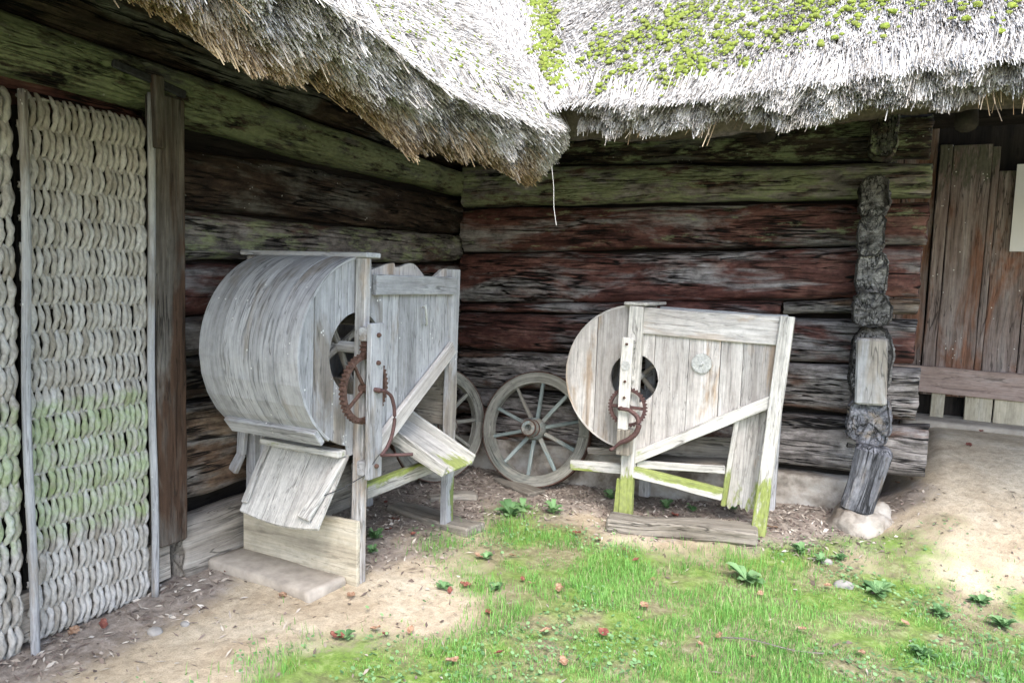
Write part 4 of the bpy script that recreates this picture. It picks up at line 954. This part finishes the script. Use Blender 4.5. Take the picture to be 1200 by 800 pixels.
# ------------------------------------------------------------------ cart wheels
def cart_wheel(loc, nvec, lean, label, R, paint, hubmat, ns=10, a0=.1, rr=None):
    w = empty('cart_wheel', loc, label, 'cart wheel', 'old spoked cart wheels by the log wall')
    n0 = nrm(nvec); n_ = nrm(np.array([n0[0]*math.cos(lean), n0[1]*math.cos(lean), math.sin(lean)])); e1 = nrm(np.cross((0, 0, 1), n_)); e2 = np.cross(n_, e1)
    c = np.array(loc, float)+e2*R
    mb = MB(); ring(mb, c-n_*.03, n_, e1, e2, R-.085, R-.008, .055, n=96, rnd=.6)
    rim = mb.build('rim', paint, w)
    mb = MB(); ring(mb, c-n_*.032, n_, e1, e2, R-.0078, R, .059, n=96); mb.build('tyre', M['rust'], w, smooth=False)
    mb = MB(); lathe(mb, [(-.10, .045), (-.10, .06), (-.05, .07), (.0, .082), (.04, .082), (.075, .07), (.08, .062), (.15, .055), (.155, .05), (.16, .05), (.16, .026), (.10, .024)], 28, ((n_, e1, e2), c)); hub = mb.build('hub', hubmat, w, smooth=False)
    for zz, rr_ in ((.082, .066), (.142, .058)):
        mb = MB(); ring(mb, c+n_*zz, n_, e1, e2, rr_-.008, rr_, .014, n=28); mb.build('hub_band', M['rust'], hub)
    for k in range(ns):
        a = a0+k*2*PI/ns; d_ = math.cos(a)*e1+math.sin(a)*e2; mb = MB(); plank(mb, c+d_*.06, c+d_*(R-.08), .030, .026, np.cross(d_, n_), w1=.024, rnd=random.random()); mb.build('spoke', M['spoke_paint'] if ns == 10 and hubmat != M['wheel_wood'] else M['wheel_wood'], w)
    for k in range(ns*1):
        a = a0+(k+.5)*2*PI/ns; d_ = math.cos(a)*e1+math.sin(a)*e2
    return w
cart_wheel((.80, -.26, gz1(.80, -.26)-.005), (.05, -1, 0), .38*.6, 'grey-green spoked cart wheel with iron tyre leaning between the two winnowing machines', .425, M['wheel_wood'], M['spoke_paint'], 10, .27)
cart_wheel((.20, -.52, gz1(.2, -.52)-.005), (.927, -.375, 0), .10, 'cart wheel half hidden behind the rear post of the large winnowing machine', .42, M['wheel_wood'], M['wheel_wood'], 10, .0)

# ------------------------------------------------------------------ boards and stones on the ground
def ground_board(name, p0, p1, w, t, mat, label, cat, sd, wdir=(0, 1, 0)):
    z0, z1 = gz1(*p0), gz1(*p1); mb = MB()
    plank(mb, (p0[0], p0[1], z0+t*.3), (p1[0], p1[1], z1+t*.3), w, t, wdir, wob=.022, ch=.012, seg=26)
    o = mb.build(name, mat, None, loc=((p0[0]+p1[0])/2, (p0[1]+p1[1])/2, (z0+z1)/2)); return tag(o, label, cat)
ground_board('ground_plank', (1.60, -.80), (2.46, -.66), .17, .085, M['base_board'], 'rough weathered plank lying on the ground under the small winnowing machine', 'plank', 1)
ground_board('ground_plank', (.30, -1.22), (.98, -1.36), .17, .06, M['base_board'], 'short grey board on the ground under the rear post of the large winnowing machine', 'plank', 2)
ground_board('ground_plank', (.38, -.95), (.62, -.72), .10, .04, M['base_board'], 'broken brown board lying behind the rear post near the hidden cart wheel', 'plank', 2)
ground_board('ground_plank', (.55, -.22), (.95, -.42), .14, .03, M['base_board'], 'thin brown board lying flat under the front of the grey-green cart wheel', 'plank', 2)
mb = MB(); plank(mb, (.06, -2.34, -.0), (.78, -2.40, -.0), .24, .07, (0, 1, 0), wob=.014, ch=.012, seg=20)
tag(mb.build('stone_slab', M['slab'], None, loc=(.37, -2.35, 0), smooth=True), 'dusty flat stone slab under the front board of the large winnowing machine', 'stone')
for (x, y, r, lab) in ((2.935, -1.02, .05, 'pale grey stone lying in the grass before the log corner, the larger of two'), (2.835, -.80, .032, 'small round tan stone in the grass just behind the larger pale stone'), (.36, -3.0, .035, 'small pale flat stone beside the rope door foot'), (.42, -2.9, .022, 'tiny grey pebble beside the pale flat stone near the rope door')):
    mb = MB(); z = gz1(x, y); lumpy(mb, (x-r, y-r*.7, z-r*.5), (x+r, y+r*.7, z+r*.6), (18, 10), r*.25, int(x*100), 20, 2.5)
    tag(mb.build('stone', M['stone'], None, loc=(x, y, z), smooth=True), lab, 'stone')

# ------------------------------------------------------------------ grass, litter
def blades(n, fmask, x0, x1, y0, y1, hmin, hmax, w, mat, name, kind='stuff', lean=.6, label=None, cat=None, thr=1.):
    x = rng.uniform(x0, x1, n); y = rng.uniform(y0, y1, n); p = fmask(x, y); k = rng.random(n) < p
    x, y = x[k], y[k]; m = len(x); z = gz(x, y)
    pn = fbm(np.c_[x*3.2, y*3.2, x*0], 90, 3)
    h = rng.uniform(hmin, hmax, m)*(.35+1.3*ss(.3, .7, pn)); a = rng.uniform(0, 2*PI, m); ln = rng.uniform(.15, 1, m)*lean*h
    d = np.stack([np.cos(a), np.sin(a), a*0], 1); sd_ = np.stack([-np.sin(a), np.cos(a), a*0], 1)
    B0 = np.stack([x, y, z-.004], 1); ww = w*rng.uniform(.6, 1.3, m)
    V = np.zeros((m, 7, 3))
    for i, (f, wd) in enumerate(((0, 1.), (.4, .9), (.75, .6))):
        cpos = B0+d*(ln*f*f)[:, None]; cpos[:, 2] += h*f*(1-.15*f)
        V[:, i*2] = cpos-sd_*(ww*wd)[:, None]; V[:, i*2+1] = cpos+sd_*(ww*wd)[:, None]
    tp = B0+d*ln[:, None]; tp[:, 2] += h*.85; V[:, 6] = tp
    b = np.arange(m)[:, None]*7
    q = np.concatenate([b+np.array([[0, 1, 3, 2]]), b+np.array([[2, 3, 5, 4]])]); t = b+np.array([[4, 5, 6]])
    rv = np.clip(.2+.75*fbm(np.c_[x*4, y*4, x*0], 91)+rng.normal(0, .16, m), 0, 1)
    rv = np.where(rng.random(m) < .06, 1., np.minimum(rv, .86))
    mb = MB(); mb.add(V.reshape(-1, 3), [q, t], V.reshape(-1, 3), np.repeat(rv, 7)); o = mb.build(name, mat); return tag(o, label, cat, kind=kind)
def gp(x, y):
    g = gmask(x, y); c = fbm(np.c_[x*5, y*5, x*0], 93, 3)
    return g*(.25+.75*g)*ss(.30, .54, c)*(.35+.65*ss(-.8, -1.8, y))
blades(230000, gp, .6, 4.9, -4.2, -.3, .012, .050, .0014, M['grass'], 'grass', label='short patchy green grass on the barnyard ground', cat='grass')
blades(2600, lambda x, y: ss(.3, .8, fbm(np.c_[x*4, y*4, x*0], 97))*(.25*dmask(x, y)+.2), .3, 4.4, -4.0, -.35, .02, .06, .0012, M['grass'], 'grass', label='sparse stray grass blades on bare soil', cat='grass')
# clover-like ground cover
n = 26000; x = rng.uniform(.6, 4.9, n); y = rng.uniform(-4.0, -.3, n)
k = rng.random(n) < gmask(x, y)*ss(.50, .66, fbm(np.c_[x*2.7, y*2.7, x*0], 121, 4)+.12*ss(3.0, 3.9, x)); x, y = x[k], y[k]; m = len(x)
c0 = np.stack([x, y, gz(x, y)+rng.uniform(.008, .035, m)], 1); a = rng.uniform(0, 2*PI, m); R5 = rng.uniform(.004, .010, m); V = []
for q in range(6): V.append(c0+np.stack([np.cos(a+q*PI/3)*R5, np.sin(a+q*PI/3)*R5*.8, np.cos(q*PI/3+a*3)*R5*.45], 1))
mb = MB(); mb.add(np.stack(V, 1).reshape(-1, 3), np.arange(m*6).reshape(-1, 6), None, np.repeat(rng.random(m), 6)); tag(mb.build('ground_cover', M['weed']), 'tiny round-leaved ground cover among the grass', 'ground cover', kind='stuff')
n = 26000; x = rng.uniform(-.05, 4.2, n); y = rng.uniform(-3.9, .1, n); k = rng.random(n) < (dmask(x, y)**1.5+.05*(1-gmask(x, y))+.03)
x, y = x[k], y[k]; m = len(x); z = gz(x, y)+.006; a = rng.uniform(0, 2*PI, m); L = rng.uniform(.006, .028, m); wv = rng.uniform(.0015, .007, m)
d = np.stack([np.cos(a), np.sin(a), rng.normal(0, .35, m)], 1); sd_ = np.stack([-np.sin(a), np.cos(a), rng.normal(0, .5, m)], 1); c0 = np.stack([x, y, z], 1)
V = np.stack([c0-d*L[:, None]-sd_*wv[:, None]*.3, c0+sd_*wv[:, None]*-1, c0+d*L[:, None], c0+sd_*wv[:, None]+np.array([0, 0, .003])], 1)
mb = MB(); mb.add(V.reshape(-1, 3), np.arange(m*4).reshape(-1, 4), None, np.repeat(rng.random(m), 4)); tag(mb.build('ground_litter', M['litter']), 'dry chaff and leaf crumbs along the wall foot', 'litter', kind='stuff')

# leaves that fell
def leaf_mesh(sd, mat, s=.03):
    r = random.Random(sd); nu, nv = 9, 5; V = []; cu = r.uniform(.1, .45); tw = r.uniform(-.6, .6)
    for i in range(nu):
        u = i/(nu-1); w = math.sin(PI*min(1, u*.97+.02))**.7*.42*(1+.22*math.sin(u*26+sd))
        for j in range(nv):
            v = (j/(nv-1)-.5)*2
            V.append(((u-.5)*2*s, v*w*s*1.5+tw*u*s*.3, s*(cu*v*v*.6+cu*(u-.5)**2*1.6+.12*math.sin(u*9+v*3+sd))+.004))
    mb = MB(); mb.add(np.array(V), grid_faces(nu, nv, False), None, [.2+.6*r.random()+.1*((k*7) % 3) for k in range(nu*nv)]); return mb
protos = []
def put_leaf(i, x, y, col, label):
    key = (i % 5, col)
    src = [p for p in protos if p[0] == key]
    s = .016+.012*random.random()
    if not src:
        o = leaf_mesh(i % 5+3, M['leaf_red'] if col == 'red' else M['leaf_brown'], .026).build('fallen_leaf', M['leaf_red'] if col == 'red' else M['leaf_brown'], smooth=True); protos.append((key, o))
    else:
        o = src[0][1].copy(); COL.objects.link(o)
    o.location = (x, y, gz1(x, y)+.008+.012*float(gmask(np.array([x]), np.array([y]))[0])); f = s/.026*1.15; o.scale = (f, f, f); o.rotation_euler = (random.uniform(-.35, .35), random.uniform(-.35, .35), random.uniform(0, 6.3))
    tag(o, label, 'leaf', 'fallen leaves on the ground')
def Gp(px, py, z=0.):
    v = CF+CR*(px-600)/FPX+CU*(400-py)/FPX; k = (z-CAM[2])/v[2]; p = CAM+k*v; return p[0], p[1]
LV = [(612, 683, 'red'), (622, 688, 'brown'), (655, 695, 'brown'), (708, 747, 'red'), (765, 683, 'brown'), (732, 648, 'red'), (676, 628, 'red'), (755, 715, 'brown'), (820, 760, 'brown'), (842, 750, 'brown'), (573, 722, 'red'), (545, 688, 'red'), (527, 695, 'red'),
      (480, 742, 'brown'), (452, 747, 'red'), (440, 740, 'brown'), (530, 780, 'brown'), (395, 750, 'red'), (268, 672, 'red'), (298, 672, 'brown'), (463, 610, 'red'), (455, 622, 'red'), (484, 628, 'red'), (452, 590, 'red'), (1070, 545, 'brown'), (1050, 580, 'brown'), (1135, 525, 'red'),
      (1165, 505, 'red'), (1150, 507, 'red'), (1110, 500, 'red'), (905, 615, 'brown'), (890, 700, 'brown'), (940, 742, 'brown'), (1060, 735, 'brown'), (600, 655, 'brown'), (700, 635, 'brown'), (560, 655, 'brown'), (790, 605, 'red'), (640, 745, 'brown'), (585, 770, 'red'), (330, 700, 'brown'), (85, 742, 'brown'), (120, 735, 'red'), (410, 700, 'brown'),
      (970, 690, 'brown'), (1010, 770, 'brown'), (880, 775, 'brown'), (660, 782, 'brown'), (745, 660, 'red')]
def near_what(px, py):
    if px < 200: return 'beside the rope door'
    if px < 330 and py < 720: return 'by the slab at the foot of the large winnowing machine'
    if px < 500 and py < 640: return 'on the litter behind the post of the large winnowing machine'
    if py < 560: return 'on the sand of the porch path'
    if px < 560 and py > 690: return 'on the border between sand and grass'
    if py < 660 and px > 690: return 'near the plank under the small winnowing machine'
    if px > 860: return 'in the grass before the log corner'
    return 'in the middle of the grass'
for i, (px, py, c) in enumerate(LV):
    zz = .5 if py < 530 else (.3 if px > 1040 and py < 600 else 0); x, y = Gp(px, py, zz)
    z2 = gz1(x, y); x, y = Gp(px, py, z2)
    put_leaf(i, x, y, c, ('curled dark red leaf ' if c == 'red' else 'dry brown leaf ')+near_what(px, py))

# weeds
def weed(x, y, n, L, w, up, label, sd, flat=False):
    r = random.Random(sd); mb = MB(); z = gz1(x, y)
    for k in range(int(n*2.2)):
        a = k*2.4+r.random(); l = L*r.uniform(.25, .85); e = up*r.uniform(.4, 1.5); nu = 8; V = []
        for i in range(nu):
            u = i/(nu-1); ww = .0012+w*1.25*math.sin(PI*min(.98, u)**1.5)**.9*(1+.22*math.sin(u*22+k)); h = l*e*(u-.55*u*u)*1.6; rr = l*u*math.cos(min(1.2, e*.8))
            for j in (-1, 0, 1):
                V.append((x+rr*math.cos(a)-j*ww*math.sin(a), y+rr*math.sin(a)+j*ww*math.cos(a), z+.004+h+abs(j)*ww*.35))
        mb.add(np.array(V), grid_faces(nu, 3, False), None, r.random())
    return tag(mb.build('weed', M['weed'], None, loc=(x, y, z), smooth=True), label, 'weed', 'low weeds in the barnyard')
WD = [(598, 604, 9, .15, .020, .7, 'leafy light green weed on bare soil before the grey-green cart wheel'), (612, 598, 6, .12, .018, .8, 'smaller weed growing just right of the leafy clump before the cart wheel'), (648, 602, 8, .12, .012, .9, 'upright small weed on the soil beside the foot of the small winnowing machine'),
      (875, 682, 9, .16, .020, .5, 'large dandelion-like rosette in the grass below the right post of the small winnowing machine'), (1028, 695, 12, .13, .016, .45, 'spreading serrated rosette in the grass right of the pale stone'), (938, 640, 10, .07, .012, .8, 'bushy weed tuft at the grass edge left of the log corner'), (962, 652, 8, .07, .012, .7, 'low weed tuft close behind the small tan stone'),
      (715, 585, 6, .09, .018, .8, 'dark green leaf cluster at the mossy foot of the small winnowing machine'), (440, 632, 9, .09, .016, .9, 'green weed beside the front post of the large winnowing machine'), (436, 648, 6, .06, .012, .8, 'small weed in front of the post of the large winnowing machine'),
      (780, 596, 5, .10, .020, .9, 'weed with round leaves under the mossy rail of the small winnowing machine'), (812, 600, 5, .08, .016, .9, 'weed behind the ground plank left of the outlet board'), (858, 598, 6, .08, .018, .8, 'weed sprouting under the outlet board of the small winnowing machine'),
      (570, 655, 9, .06, .010, .6, 'small weed patch among grass right of the short grey board'), (580, 690, 9, .07, .012, .6, 'weed tuft among red leaves in the left part of the grass'), (520, 690, 9, .06, .010, .6, 'low weed on the sand border left of the grass'),
      (1150, 700, 14, .09, .010, .7, 'dense clover-like weed near the right picture edge behind'), (1175, 735, 14, .09, .010, .7, 'dense clover-like weed near the right picture edge in front'), (1100, 720, 12, .08, .010, .7, 'clover-like weed midway along the right part of the grass'), (1080, 770, 12, .09, .010, .7, 'clover-like weed at the bottom right of the grass'),
      (985, 648, 10, .06, .010, .8, 'weed tuft at the foot of the whitewashed corner stone'), (405, 748, 8, .07, .008, .5, 'tiny weed with a red leaf on the sand at the lower left')]
for i, (px, py, n, L, w, up, lab) in enumerate(WD):
    x, y = Gp(px, py); z2 = gz1(x, y); x, y = Gp(px, py, z2); weed(x, y, n, L, w, up, lab, 100+i)
# dry twig
mb = MB(); x0, y0 = Gp(845, 752); x1, y1 = Gp(965, 770); t = np.linspace(0, 1, 10); tube(mb, np.stack([x0+(x1-x0)*t, y0+(y1-y0)*t+.01*np.sin(t*7), gz(x0+(x1-x0)*t, y0+(y1-y0)*t)+.022+.008*np.sin(t*5)], 1), .003, 6)
tag(mb.build('dry_twig', M['base_board'], None, loc=(x0, y0, 0)), 'thin pale dry twig lying across the grass in the foreground', 'twig')
